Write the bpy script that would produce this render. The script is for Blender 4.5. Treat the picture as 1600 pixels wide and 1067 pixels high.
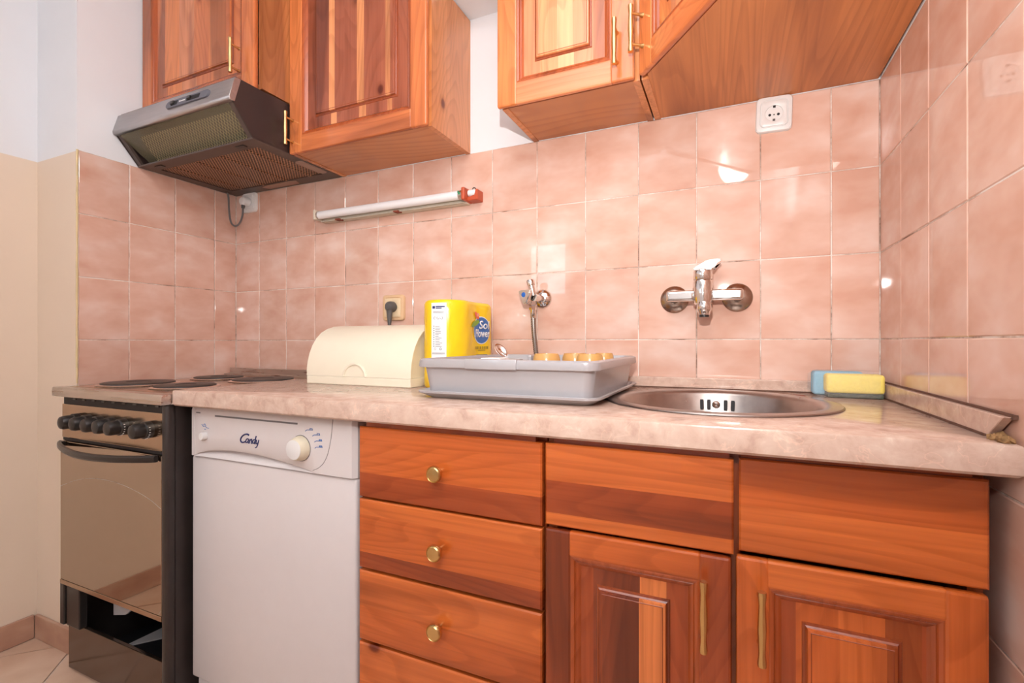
import bpy, bmesh, math, random
from mathutils import Vector, Matrix
random.seed(7)
for o in list(bpy.data.objects): bpy.data.objects.remove(o)
S = bpy.context.scene
C = S.collection
PI = math.pi

# ------------------------------------------------------------------ camera
cam_d = bpy.data.cameras.new('camera'); cam = bpy.data.objects.new('camera', cam_d); C.objects.link(cam)
cam_d.sensor_width = 36.0; cam_d.lens = 36.0 * 755.0 / 1600.0; cam_d.clip_start = 0.02
cam.location = (1.8928, -1.3769, 0.9934)
cam.rotation_euler = (PI / 2 + 0.001, 0, 0.4229)
S.camera = cam
# ------------------------------------------------------------------ world, lights, exposure
S.view_settings.view_transform = 'Standard'; S.view_settings.look = 'None'
S.view_settings.exposure = 0.32; S.view_settings.gamma = 1.0; S.view_settings.use_curve_mapping = False
w = bpy.data.worlds.new('world'); S.world = w; w.use_nodes = True
w.node_tree.nodes['Background'].inputs[0].default_value = (0.75, 0.85, 1.0, 1)
w.node_tree.nodes['Background'].inputs[1].default_value = 1.0
def light(name, kind, loc, power, col=(1, 1, 1), rot=(0, 0, 0), **kw):
    l = bpy.data.lights.new(name, kind); l.energy = power; l.color = col
    for k, v in kw.items(): setattr(l, k, v)
    o = bpy.data.objects.new(name, l); C.objects.link(o); o.location = loc; o.rotation_euler = rot
    return o
# the photographer's flash, just above the camera: a little direct light, most of it bounced off the ceiling
fl_dir = Vector((1.55, 0.0, 1.95)) - Vector((1.87, -1.40, 1.27))
light('flash', 'SPOT', (1.87, -1.40, 1.27), 44.0, (1.0, 0.975, 0.95), fl_dir.to_track_quat('-Z', 'Y').to_euler(), shadow_soft_size=0.010, spot_size=math.radians(140), spot_blend=1.0)
light('bounced_flash', 'SPOT', (1.75, -1.55, 1.30), 250.0, (1.0, 0.985, 0.97), (math.radians(192), 0, 0.3), shadow_soft_size=0.05, spot_size=math.radians(95), spot_blend=0.6)
# added weak cool light behind the camera, placed in an invented window
light('added_rear_light', 'AREA', (0.22, -3.22, 1.72), 2.2, (0.86, 0.93, 1.0), (PI / 2, 0, 0), shape='RECTANGLE', size=0.36, size_y=0.50)
# light of the ceiling lamp
light('ceiling_lamp_light', 'POINT', (1.93, -2.62, 2.30), 9.0, (1.0, 0.95, 0.88), shadow_soft_size=0.11)

# ------------------------------------------------------------------ materials
MATS = {}
def newmat(name):
    m = bpy.data.materials.new(name); m.use_nodes = True
    b = m.node_tree.nodes['Principled BSDF']; MATS[name] = m
    return m, m.node_tree.nodes, m.node_tree.links, b
def plain(name, col, rough=0.5, metal=0.0, noise=0.0, nscale=30, bump=0.0, coat=0.0, **kw):
    m, N, L, b = newmat(name)
    b.inputs['Base Color'].default_value = (*col, 1); b.inputs['Roughness'].default_value = rough
    b.inputs['Metallic'].default_value = metal; b.inputs['Coat Weight'].default_value = coat
    for k, v in kw.items(): b.inputs[k.replace('_', ' ')].default_value = v
    tc = N.new('ShaderNodeTexCoord'); n = N.new('ShaderNodeTexNoise'); n.inputs['Scale'].default_value = nscale; n.inputs['Detail'].default_value = 5
    L.new(tc.outputs['Object'], n.inputs['Vector'])
    mx = N.new('ShaderNodeMix'); mx.data_type = 'RGBA'; mx.blend_type = 'MIX'
    d = max(noise, 0.02)
    mx.inputs[6].default_value = (*[max(0, c * (1 - d)) for c in col], 1); mx.inputs[7].default_value = (*[min(1, c * (1 + d)) for c in col], 1)
    L.new(n.outputs['Fac'], mx.inputs[0]); L.new(mx.outputs[2], b.inputs['Base Color'])
    if bump:
        bp = N.new('ShaderNodeBump'); bp.inputs['Strength'].default_value = bump; bp.inputs['Distance'].default_value = 0.002
        L.new(n.outputs['Fac'], bp.inputs['Height']); L.new(bp.outputs[0], b.inputs['Normal'])
    return m
def node_math(N, op, a=None, bv=None):
    n = N.new('ShaderNodeMath'); n.operation = op
    if a is not None: n.inputs[0].default_value = a
    if bv is not None: n.inputs[1].default_value = bv
    return n
def rand_coord(N, L, scale, mult=(17.0, 11.0, 23.0)):
    tc = N.new('ShaderNodeTexCoord'); oi = N.new('ShaderNodeObjectInfo')
    cv = N.new('ShaderNodeVectorMath'); cv.operation = 'SCALE'; cv.inputs[0].default_value = mult
    L.new(oi.outputs['Random'], cv.inputs['Scale'])
    ad = N.new('ShaderNodeVectorMath'); ad.operation = 'ADD'
    L.new(tc.outputs['Object'], ad.inputs[0]); L.new(cv.outputs[0], ad.inputs[1])
    mp = N.new('ShaderNodeMapping'); mp.inputs['Scale'].default_value = scale
    L.new(ad.outputs[0], mp.inputs['Vector'])
    return mp, oi, ad
def ramp(N, stops):
    r = N.new('ShaderNodeValToRGB'); e = r.color_ramp.elements
    while len(e) > 1: e.remove(e[-1])
    e[0].position = stops[0][0]; e[0].color = (*stops[0][1], 1)
    for p, c in stops[1:]:
        q = e.new(p); q.color = (*c, 1)
    return r
def wood(name, scale, ringscale, rough=0.22, coat=0.35, heart=0.42):
    m, N, L, b = newmat(name)
    mp, oi, ad = rand_coord(N, L, scale)
    def mapped(sc):
        q = N.new('ShaderNodeMapping'); q.inputs['Scale'].default_value = sc; L.new(ad.outputs[0], q.inputs['Vector']); return q
    def noise(vec, sc, det, dist=0.0):
        q = N.new('ShaderNodeTexNoise'); q.inputs['Scale'].default_value = sc; q.inputs['Detail'].default_value = det; q.inputs['Distortion'].default_value = dist; L.new(vec.outputs[0], q.inputs['Vector']); return q
    # fine fibre
    n1 = noise(mp, 2.2, 6, 0.6); r1 = ramp(N, [(0.25, (0.82, 0.78, 0.74)), (0.5, (0.97, 0.96, 0.95)), (0.75, (1.08, 1.08, 1.06))]); L.new(n1.outputs['Fac'], r1.inputs[0])
    # growth rings: thin dark late-wood lines
    n2 = noise(mapped(ringscale), 1.0, 1.5); rg = node_math(N, 'MULTIPLY', bv=30.0); L.new(n2.outputs['Fac'], rg.inputs[0]); fr = node_math(N, 'FRACT'); L.new(rg.outputs[0], fr.inputs[0])
    r2 = ramp(N, [(0.0, (1.02, 1.02, 1.02)), (0.5, (1.0, 0.99, 0.98)), (0.86, (0.87, 0.83, 0.80)), (0.95, (0.90, 0.87, 0.84)), (1.0, (1.02, 1.02, 1.02))]); L.new(fr.outputs[0], r2.inputs[0])
    # darker heartwood streaks with an irregular edge
    n3 = noise(mapped(tuple(7.5 if v > 5 else 0.9 for v in scale)), 1.0, 2.5, 0.3); d = 1 - heart
    r3 = ramp(N, [(0.36, (d * 0.92, d * 0.84, d * 0.86)), (0.43, (0.86, 0.82, 0.80)), (0.50, (1, 1, 1))]); L.new(n3.outputs['Fac'], r3.inputs[0])
    # knots
    vo = N.new('ShaderNodeTexVoronoi'); vo.inputs['Scale'].default_value = 1.0; L.new(mapped((5.0, 5.0, 3.6) if scale[2] < scale[0] else (3.6, 3.6, 5.0)).outputs[0], vo.inputs['Vector'])
    r4 = ramp(N, [(0.0, (0.22, 0.12, 0.09)), (0.04, (0.34, 0.2, 0.15)), (0.065, (0.8, 0.75, 0.7)), (0.11, (1, 1, 1))]); L.new(vo.outputs['Distance'], r4.inputs[0])
    cur = oi.outputs['Color']
    for src in (r1, r2, r3, r4):
        mx = N.new('ShaderNodeMix'); mx.data_type = 'RGBA'; mx.blend_type = 'MULTIPLY'; mx.inputs[0].default_value = 1.0
        L.new(cur, mx.inputs[6]); L.new(src.outputs[0], mx.inputs[7]); cur = mx.outputs[2]
    L.new(cur, b.inputs['Base Color'])
    b.inputs['Roughness'].default_value = rough; b.inputs['Coat Weight'].default_value = coat; b.inputs['Coat Roughness'].default_value = 0.12
    return m
W_V = wood('varnished_pine_upright', (60, 60, 1.6), (4.5, 4.5, 0.9))
W_H = wood('varnished_pine_lying', (1.6, 1.6, 60), (0.7, 2.5, 5.0))
W_D = wood('pine_underside', (40, 1.6, 40), (7.0, 0.35, 5.0), rough=0.4, coat=0.1, heart=0.2)
LT = (0.80, 0.245, 0.068, 1); MD = (0.62, 0.138, 0.026, 1); OR = (0.70, 0.172, 0.035, 1); DK = (0.40, 0.075, 0.018, 1); VD = (0.28, 0.055, 0.018, 1); PK = (0.76, 0.28, 0.125, 1)
UM = (0.66, 0.195, 0.065, 1); UL = (0.84, 0.34, 0.14, 1); UD = (0.38, 0.105, 0.052, 1); UO = (0.74, 0.23, 0.07, 1); US = (0.72, 0.285, 0.105, 1); UB = (0.60, 0.225, 0.075, 1)

def tile_mat(name, lo, mid, hi, rough, sc):
    m, N, L, b = newmat(name)
    mp, oi, ad = rand_coord(N, L, (1, 1, 1.8))
    n = N.new('ShaderNodeTexNoise'); n.inputs['Scale'].default_value = sc; n.inputs['Detail'].default_value = 3.0; n.inputs['Roughness'].default_value = 0.5; n.inputs['Distortion'].default_value = 0.15
    L.new(mp.outputs[0], n.inputs['Vector'])
    r = ramp(N, [(0.30, lo), (0.52, mid), (0.72, hi)]); L.new(n.outputs['Fac'], r.inputs[0])
    mr = N.new('ShaderNodeMapRange'); mr.inputs[3].default_value = 0.95; mr.inputs[4].default_value = 1.05; L.new(oi.outputs['Random'], mr.inputs[0])
    vm = N.new('ShaderNodeVectorMath'); vm.operation = 'SCALE'; L.new(r.outputs[0], vm.inputs[0]); L.new(mr.outputs[0], vm.inputs['Scale'])
    L.new(vm.outputs[0], b.inputs['Base Color']); b.inputs['Roughness'].default_value = rough
    n2 = N.new('ShaderNodeTexNoise'); n2.inputs['Scale'].default_value = 18; n2.inputs['Detail'].default_value = 2; L.new(ad.outputs[0], n2.inputs['Vector'])
    bp = N.new('ShaderNodeBump'); bp.inputs['Strength'].default_value = 0.03; bp.inputs['Distance'].default_value = 0.002
    L.new(n2.outputs['Fac'], bp.inputs['Height']); L.new(bp.outputs[0], b.inputs['Normal'])
    return m
TILE = tile_mat('pink_glazed_tile', (0.66, 0.375, 0.280), (0.735, 0.475, 0.380), (0.80, 0.59, 0.51), 0.03, 8)
FTILE = tile_mat('floor_stoneware', (0.56, 0.36, 0.25), (0.66, 0.46, 0.34), (0.72, 0.54, 0.42), 0.3, 6)
SKIRT = tile_mat('skirting_stoneware', (0.42, 0.23, 0.16), (0.50, 0.29, 0.20), (0.56, 0.36, 0.26), 0.35, 8)
def grout():
    m, N, L, b = newmat('stained_grout'); tc = N.new('ShaderNodeTexCoord'); n = N.new('ShaderNodeTexNoise'); n.inputs['Scale'].default_value = 7; n.inputs['Detail'].default_value = 6; n.inputs['Roughness'].default_value = 0.7
    L.new(tc.outputs['Object'], n.inputs['Vector']); r = ramp(N, [(0.36, (0.22, 0.12, 0.08)), (0.46, (0.56, 0.43, 0.36)), (0.56, (0.80, 0.72, 0.66))]); L.new(n.outputs['Fac'], r.inputs[0]); L.new(r.outputs[0], b.inputs['Base Color']); b.inputs['Roughness'].default_value = 0.8
    return m
GROUT = grout()
PLWHITE = plain('white_plaster', (0.80, 0.81, 0.84), 0.8, noise=0.03, nscale=7, bump=0.12)
PLBEIGE = plain('beige_dado_paint', (0.80, 0.66, 0.53), 0.55, noise=0.03, nscale=6, bump=0.12)
CEIL = plain('ceiling_white', (0.80, 0.81, 0.83), 0.85, noise=0.02, nscale=8)
def laminate():
    m, N, L, b = newmat('marbled_laminate')
    tc = N.new('ShaderNodeTexCoord')
    n = N.new('ShaderNodeTexNoise'); n.inputs['Scale'].default_value = 30; n.inputs['Detail'].default_value = 8; n.inputs['Roughness'].default_value = 0.62; n.inputs['Distortion'].default_value = 0.35
    L.new(tc.outputs['Object'], n.inputs['Vector'])
    r = ramp(N, [(0.30, (0.50, 0.33, 0.26)), (0.47, (0.62, 0.44, 0.355)), (0.60, (0.67, 0.50, 0.41)), (0.74, (0.76, 0.62, 0.52))]); L.new(n.outputs['Fac'], r.inputs[0])
    n2 = N.new('ShaderNodeTexNoise'); n2.inputs['Scale'].default_value = 14; n2.inputs['Detail'].default_value = 4; n2.inputs['Distortion'].default_value = 1.2; L.new(tc.outputs['Object'], n2.inputs['Vector'])
    s = node_math(N, 'SUBTRACT', bv=0.5); L.new(n2.outputs['Fac'], s.inputs[0]); a = node_math(N, 'ABSOLUTE'); L.new(s.outputs[0], a.inputs[0])
    r2 = ramp(N, [(0.0, (1.16, 1.14, 1.12)), (0.012, (1, 1, 1))]); L.new(a.outputs[0], r2.inputs[0])
    mx = N.new('ShaderNodeMix'); mx.data_type = 'RGBA'; mx.blend_type = 'MULTIPLY'; mx.inputs[0].default_value = 1
    L.new(r.outputs[0], mx.inputs[6]); L.new(r2.outputs[0], mx.inputs[7]); L.new(mx.outputs[2], b.inputs['Base Color'])
    b.inputs['Roughness'].default_value = 0.16
    return m
LAM = laminate()
def brushed(name, col, rough, axis_scale):
    m, N, L, b = newmat(name)
    tc = N.new('ShaderNodeTexCoord'); mp = N.new('ShaderNodeMapping'); mp.inputs['Scale'].default_value = axis_scale; L.new(tc.outputs['Object'], mp.inputs['Vector'])
    n = N.new('ShaderNodeTexNoise'); n.inputs['Scale'].default_value = 4; n.inputs['Detail'].default_value = 4; L.new(mp.outputs[0], n.inputs['Vector'])
    mr = N.new('ShaderNodeMapRange'); mr.inputs[3].default_value = rough * 0.75; mr.inputs[4].default_value = rough * 1.3; L.new(n.outputs['Fac'], mr.inputs[0]); L.new(mr.outputs[0], b.inputs['Roughness'])
    r = ramp(N, [(0.3, tuple(c * 0.88 for c in col)), (0.7, tuple(min(1, c * 1.08) for c in col))]); L.new(n.outputs['Fac'], r.inputs[0]); L.new(r.outputs[0], b.inputs['Base Color'])
    b.inputs['Metallic'].default_value = 1.0
    return m
STEEL = brushed('brushed_steel', (0.62, 0.57, 0.53), 0.28, (2, 30, 30))
STEELSINK = brushed('sink_steel', (0.44, 0.39, 0.365), 0.30, (8, 8, 8))
STOVESTEEL = brushed('bronzed_stove_steel', (0.50, 0.38, 0.28), 0.16, (2, 3, 3))
OVENGLASS = plain('mirrored_oven_glass', (0.50, 0.42, 0.345), 0.035, metal=1.0)
CHROME = plain('chrome', (0.78, 0.76, 0.74), 0.07, metal=1.0)
DULLCHROME = plain('tarnished_chrome', (0.46, 0.37, 0.31), 0.25, metal=1.0, noise=0.15, nscale=40)
BRASS = plain('brass', (0.70, 0.50, 0.22), 0.24, metal=1.0, noise=0.05)
BLACKPL = plain('black_plastic', (0.022, 0.019, 0.018), 0.3)
BLACKEN = plain('black_enamel', (0.030, 0.022, 0.020), 0.35, noise=0.4, nscale=25)
DARKIN = plain('dark_interior', (0.012, 0.011, 0.013), 0.6)
BLACKIRON = plain('cast_iron_plate', (0.035, 0.028, 0.025), 0.42, noise=0.2, nscale=60)
HOODDARK = plain('dark_brown_hood_enamel', (0.035, 0.020, 0.018), 0.32)
HOODFRAME = plain('brown_hood_plastic', (0.085, 0.058, 0.048), 0.4)
HOODGREY = brushed('grey_hood_steel', (0.52, 0.50, 0.50), 0.34, (3, 30, 30))
TANPLATE = plain('tan_lamp_cover', (0.32, 0.20, 0.15), 0.35)
WHITEEN = plain('white_enamel', (0.76, 0.715, 0.715), 0.28)
WHITEPL = plain('white_plastic', (0.82, 0.81, 0.80), 0.3)
IVORYPL = plain('ivory_plastic', (0.80, 0.73, 0.56), 0.35)
CREAM = plain('cream_plastic', (0.86, 0.78, 0.62), 0.38)
BEIGEPL = plain('beige_plastic', (0.72, 0.48, 0.28), 0.4)
BEIGEIN = plain('pale_beige_plastic', (0.80, 0.62, 0.40), 0.4)
GREYPL = plain('grey_plug_plastic', (0.10, 0.095, 0.09), 0.45)
GREYCABLE = plain('grey_cable', (0.16, 0.15, 0.15), 0.5)
TRAYPL = plain('silver_grey_plastic', (0.46, 0.45, 0.47), 0.25, metal=0.25)
AMBER = plain('amber_ceramic', (0.66, 0.36, 0.12), 0.22, noise=0.1)
TUBEW = plain('white_glass_tube', (0.86, 0.85, 0.86), 0.18)
LAMPWHITE = plain('aged_white_metal', (0.66, 0.58, 0.47), 0.4, noise=0.12, nscale=40)
ORANGEPL = plain('orange_red_plastic', (0.52, 0.085, 0.03), 0.4)
NAVY = plain('navy_print', (0.02, 0.03, 0.14), 0.5)
BLUEPRINT = plain('blue_print', (0.06, 0.18, 0.50), 0.5)
GREYPRINT = plain('grey_print', (0.18, 0.17, 0.18), 0.5)
DARKLINE = plain('dark_seam', (0.20, 0.18, 0.19), 0.6)
YELLOWWRAP = plain('yellow_plastic_wrap', (0.93, 0.61, 0.012), 0.2, noise=0.03, nscale=50, bump=0.15)
PAPERW = plain('white_label_print', (0.86, 0.85, 0.86), 0.4)
BLUELOGO = plain('blue_logo_print', (0.045, 0.15, 0.42), 0.3)
GREENLEAF = plain('green_leaf_print', (0.24, 0.42, 0.03), 0.4)
REDFLOWER = plain('red_flower_print', (0.80, 0.13, 0.05), 0.4)
GREENMARK = plain('green_print', (0.03, 0.22, 0.09), 0.5)
SPONGEY = plain('yellow_sponge', (0.92, 0.74, 0.16), 0.75, noise=0.12, nscale=160, bump=0.6)
SPONGEB = plain('blue_sponge', (0.25, 0.50, 0.66), 0.8, noise=0.12, nscale=160, bump=0.6)
SCOUR = plain('dark_green_scourer', (0.06, 0.07, 0.045), 0.9, noise=0.4, nscale=200, bump=0.8)
RUST = plain('rust', (0.22, 0.05, 0.025), 0.7, noise=0.4, nscale=80)
WALLRUBBLE = plain('crumbled_mortar', (0.30, 0.17, 0.07), 0.9, noise=0.9, nscale=120, bump=0.8)
GAPDARK = plain('dark_gap_brown', (0.12, 0.055, 0.035), 0.8, noise=0.3, nscale=60)  # dark brown for the thin gap lines along the upstands
WINFRAME = plain('added_window_frame_white', (0.8, 0.8, 0.8), 0.4)
BLUEDOT = plain('blue_dot', (0.02, 0.13, 0.50), 0.35)
def braided():
    m, N, L, b = newmat('braided_steel_hose'); tc = N.new('ShaderNodeTexCoord')
    wv = N.new('ShaderNodeTexWave'); wv.inputs['Scale'].default_value = 130; wv.bands_direction = 'DIAGONAL'; wv.inputs['Distortion'].default_value = 1.5; L.new(tc.outputs['Object'], wv.inputs['Vector'])
    r = ramp(N, [(0.2, (0.14, 0.11, 0.09)), (0.8, (0.52, 0.46, 0.42))]); L.new(wv.outputs['Fac'], r.inputs[0]); L.new(r.outputs[0], b.inputs['Base Color'])
    b.inputs['Metallic'].default_value = 0.9; b.inputs['Roughness'].default_value = 0.35
    return m
BRAID = braided()
def meshmetal(name, base, hole, pitch):
    m, N, L, b = newmat(name); tc = N.new('ShaderNodeTexCoord')
    sep = N.new('ShaderNodeSeparateXYZ'); L.new(tc.outputs['Object'], sep.inputs[0])
    k = 2 * PI / pitch
    outs = []
    for ax, f in (('X', k), ('Y', k)):
        mu = node_math(N, 'MULTIPLY', bv=f); L.new(sep.outputs[ax], mu.inputs[0]); sn = node_math(N, 'SINE'); L.new(mu.outputs[0], sn.inputs[0]); outs.append(sn)
    ad = node_math(N, 'ADD'); L.new(outs[0].outputs[0], ad.inputs[0]); L.new(outs[1].outputs[0], ad.inputs[1])
    ab = node_math(N, 'ABSOLUTE'); L.new(ad.outputs[0], ab.inputs[0])
    r = ramp(N, [(0.42, base), (0.62, hole)]); L.new(ab.outputs[0], r.inputs[0]); L.new(r.outputs[0], b.inputs['Base Color'])
    b.inputs['Roughness'].default_value = 0.33; b.inputs['Metallic'].default_value = 0.55
    bp = N.new('ShaderNodeBump'); bp.invert = True; bp.inputs['Strength'].default_value = 0.5; bp.inputs['Distance'].default_value = 0.002; L.new(ab.outputs[0], bp.inputs['Height']); L.new(bp.outputs[0], b.inputs['Normal'])
    return m
MESHM = meshmetal('brown_expanded_metal', (0.62, 0.36, 0.22), (0.05, 0.03, 0.02), 0.0125)
MESHF = meshmetal('pale_expanded_metal', (0.85, 0.72, 0.42), (0.06, 0.045, 0.02), 0.0125)
def clear(name, col, alpha, rough, crinkle=0.0):
    m, N, L, b = newmat(name); b.inputs['Base Color'].default_value = (*col, 1); b.inputs['Alpha'].default_value = alpha; b.inputs['Roughness'].default_value = rough
    tc = N.new('ShaderNodeTexCoord'); n = N.new('ShaderNodeTexNoise'); n.inputs['Scale'].default_value = 90; n.inputs['Detail'].default_value = 3; L.new(tc.outputs['Object'], n.inputs['Vector'])
    if crinkle:
        bp = N.new('ShaderNodeBump'); bp.inputs['Strength'].default_value = crinkle; bp.inputs['Distance'].default_value = 0.004; L.new(n.outputs['Fac'], bp.inputs['Height']); L.new(bp.outputs[0], b.inputs['Normal'])
    return m
VISOR = clear('smoky_visor_glass', (0.34, 0.31, 0.20), 0.30, 0.10)
CLINGW = clear('clear_wrap', (0.95, 0.95, 0.97), 0.13, 0.06, 0.9)
PANE = clear('added_window_glass', (0.9, 0.95, 1.0), 0.08, 0.02)
m_, N_, L_, b_ = newmat('lit_opal_glass'); b_.inputs['Emission Color'].default_value = (1, 0.95, 0.88, 1); b_.inputs['Emission Strength'].default_value = 6.0; OPAL = m_

# ------------------------------------------------------------------ mesh builder
ORG = {}
class M:
    def __init__(s, xf=None): s.bm = bmesh.new(); s.xf = xf
    def _new(s, vs, fs):
        v = [s.bm.verts.new(p) for p in vs]; out = []
        for f in fs:
            try: out.append(s.bm.faces.new([v[i] for i in f]))
            except ValueError: pass
        return v, out
    def box(s, x0, x1, y0, y1, z0, z1, bev=0.0, seg=2):
        v, f = s._new([(x0, y0, z0), (x1, y0, z0), (x1, y1, z0), (x0, y1, z0), (x0, y0, z1), (x1, y0, z1), (x1, y1, z1), (x0, y1, z1)],
                      [(0, 3, 2, 1), (4, 5, 6, 7), (0, 1, 5, 4), (1, 2, 6, 5), (2, 3, 7, 6), (3, 0, 4, 7)])
        if bev:
            es = list({e for q in f for e in q.edges}); bmesh.ops.bevel(s.bm, geom=es, offset=bev, segments=seg, affect='EDGES', profile=0.5)
        return s
    def prism(s, poly, a0, a1, axis='x', bev=0.0, seg=1):
        """poly: list of 2-D points; axis x -> (y,z), y -> (x,z), z -> (x,y)"""
        def P(p, a): return {'x': (a, p[0], p[1]), 'y': (p[0], a, p[1]), 'z': (p[0], p[1], a)}[axis]
        n = len(poly); vs = [P(p, a0) for p in poly] + [P(p, a1) for p in poly]
        fs = [tuple(range(n)), tuple(range(2 * n - 1, n - 1, -1))] + [(i, n + i, n + (i + 1) % n, (i + 1) % n) for i in range(n)]
        v, f = s._new(vs, fs)
        if bev:
            es = list({e for q in f for e in q.edges}); bmesh.ops.bevel(s.bm, geom=es, offset=bev, segments=seg, affect='EDGES')
        return s
    def rings(s, rs, cap0=True, cap1=True, closed=False):
        vs = [[s.bm.verts.new(p) for p in r] for r in rs]; n = len(vs[0]); k = len(vs)
        for i in range(k if closed else k - 1):
            a, b = vs[i], vs[(i + 1) % k]
            for j in range(n):
                try: s.bm.faces.new((a[j], a[(j + 1) % n], b[(j + 1) % n], b[j]))
                except ValueError: pass
        if not closed:
            if cap0: s.bm.faces.new(vs[0][::-1])
            if cap1: s.bm.faces.new(vs[-1])
        return s
    def lathe(s, prof, p, axis=(0, 0, 1), n=24, cap0=True, cap1=True):
        """prof: (radius, height along axis)"""
        a = Vector(axis).normalized(); t = Vector((1, 0, 0)) if abs(a.x) < 0.9 else Vector((0, 1, 0))
        u = a.cross(t).normalized(); v = a.cross(u); p = Vector(p)
        rs = [[p + a * h + (u * math.cos(2 * PI * j / n) + v * math.sin(2 * PI * j / n)) * max(r, 1e-5) for j in range(n)] for r, h in prof]
        return s.rings(rs, cap0, cap1)
    def cyl(s, p0, p1, r0, r1=None, n=16):
        d = Vector(p1) - Vector(p0); return s.lathe([(r0, 0), (r0 if r1 is None else r1, d.length)], p0, d, n)
    def tube(s, pts, r, n=8, smooth=0):
        pts = [Vector(p) for p in pts]
        for _ in range(smooth):
            q = [pts[0]]
            for i in range(len(pts) - 1): q += [pts[i] * 0.75 + pts[i + 1] * 0.25, pts[i] * 0.25 + pts[i + 1] * 0.75]
            pts = q + [pts[-1]]
        rs = []; u = None
        for i, p in enumerate(pts):
            d = (pts[min(i + 1, len(pts) - 1)] - pts[max(i - 1, 0)]).normalized()
            if u is None:
                t = Vector((0, 0, 1)) if abs(d.z) < 0.9 else Vector((1, 0, 0)); u = d.cross(t).normalized()
            u = (u - d * u.dot(d)).normalized(); v = d.cross(u)
            rr = r[i] if isinstance(r, (list, tuple)) else r
            rs.append([p + (u * math.cos(2 * PI * j / n) + v * math.sin(2 * PI * j / n)) * rr for j in range(n)])
        return s.rings(rs)
    def grid(s, f, nu, nv):
        vs = [[s.bm.verts.new(f(i / nu, j / nv)) for j in range(nv + 1)] for i in range(nu + 1)]
        for i in range(nu):
            for j in range(nv): s.bm.faces.new((vs[i][j], vs[i + 1][j], vs[i + 1][j + 1], vs[i][j + 1]))
        return s
    def build(s, name, mat, parent=None, smooth=False, col=None, kind=None, solid=0):
        bm = s.bm
        if s.xf is not None: bmesh.ops.transform(bm, matrix=s.xf, verts=bm.verts)
        bmesh.ops.recalc_face_normals(bm, faces=bm.faces)
        o_ = ORG.get(parent.name, Vector()) if parent else Vector()
        if o_.length: bmesh.ops.translate(bm, verts=bm.verts, vec=-o_)
        me = bpy.data.meshes.new(name); bm.to_mesh(me); bm.free()
        mats = mat if isinstance(mat, (list, tuple)) else [mat]
        for m in mats: me.materials.append(m)
        if smooth:
            for p in me.polygons: p.use_smooth = True
            if smooth is not True or True:
                try: me.set_sharp_from_angle(angle=math.radians(38))
                except Exception: pass
        o = bpy.data.objects.new(name, me); C.objects.link(o)
        if parent: o.parent = parent
        ORG[o.name] = o_.copy()
        if col: o.color = col
        if kind: o['kind'] = kind
        if solid:
            md = o.modifiers.new('thickness', 'SOLIDIFY'); md.thickness = solid; md.offset = 0
        return o
def thing(name, label, cat, loc, group=None):
    o = bpy.data.objects.new(name, None); C.objects.link(o); o.location = loc; o.empty_display_size = 0.05
    o['label'] = label; o['category'] = cat
    if group: o['group'] = group
    ORG[o.name] = Vector(loc); return o
def tag(o, label, cat, group=None):
    o['label'] = label; o['category'] = cat
    if group: o['group'] = group
    return o
def struct(o, label=None, cat=None):
    o['kind'] = 'structure'
    if label: o['label'] = label
    if cat: o['category'] = cat
    return o
def text_bm(txt, size, shear=0.0, bold=0.0):
    cu = bpy.data.curves.new('lettering', 'FONT'); cu.body = txt; cu.size = size; cu.shear = shear; cu.offset = bold; cu.extrude = 0.0; cu.resolution_u = 3
    cu.align_x = 'CENTER'; cu.align_y = 'CENTER'
    o = bpy.data.objects.new('lettering', cu); C.objects.link(o)
    bpy.context.view_layer.update(); dg = bpy.context.evaluated_depsgraph_get()
    me = bpy.data.meshes.new_from_object(o.evaluated_get(dg)); bpy.data.objects.remove(o); bpy.data.curves.remove(cu)
    bm = bmesh.new(); bm.from_mesh(me); bpy.data.meshes.remove(me)
    return bm
def lettering(name, txt, size, mapf, mat, parent, shear=0.0, bold=0.0, depth=0.0004):
    bm = text_bm(txt, size, shear, bold)
    r = bmesh.ops.extrude_face_region(bm, geom=list(bm.faces)); top = {e for e in r['geom'] if isinstance(e, bmesh.types.BMVert)}
    for v in bm.verts: v.co = Vector(mapf(v.co.x, v.co.y, depth if v in top else 0.0))
    m = M(); m.bm.free(); m.bm = bm
    return m.build(name, mat, parent)

# ================================================================== SETTING
XR = 2.2128; TW, TH = 0.152, 0.202; R0 = 1.0; TOP = R0 + 3 * TH; CT = 0.87
XN = -0.245; YN = -0.54; YF = -3.30; ZC = 2.50
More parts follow.
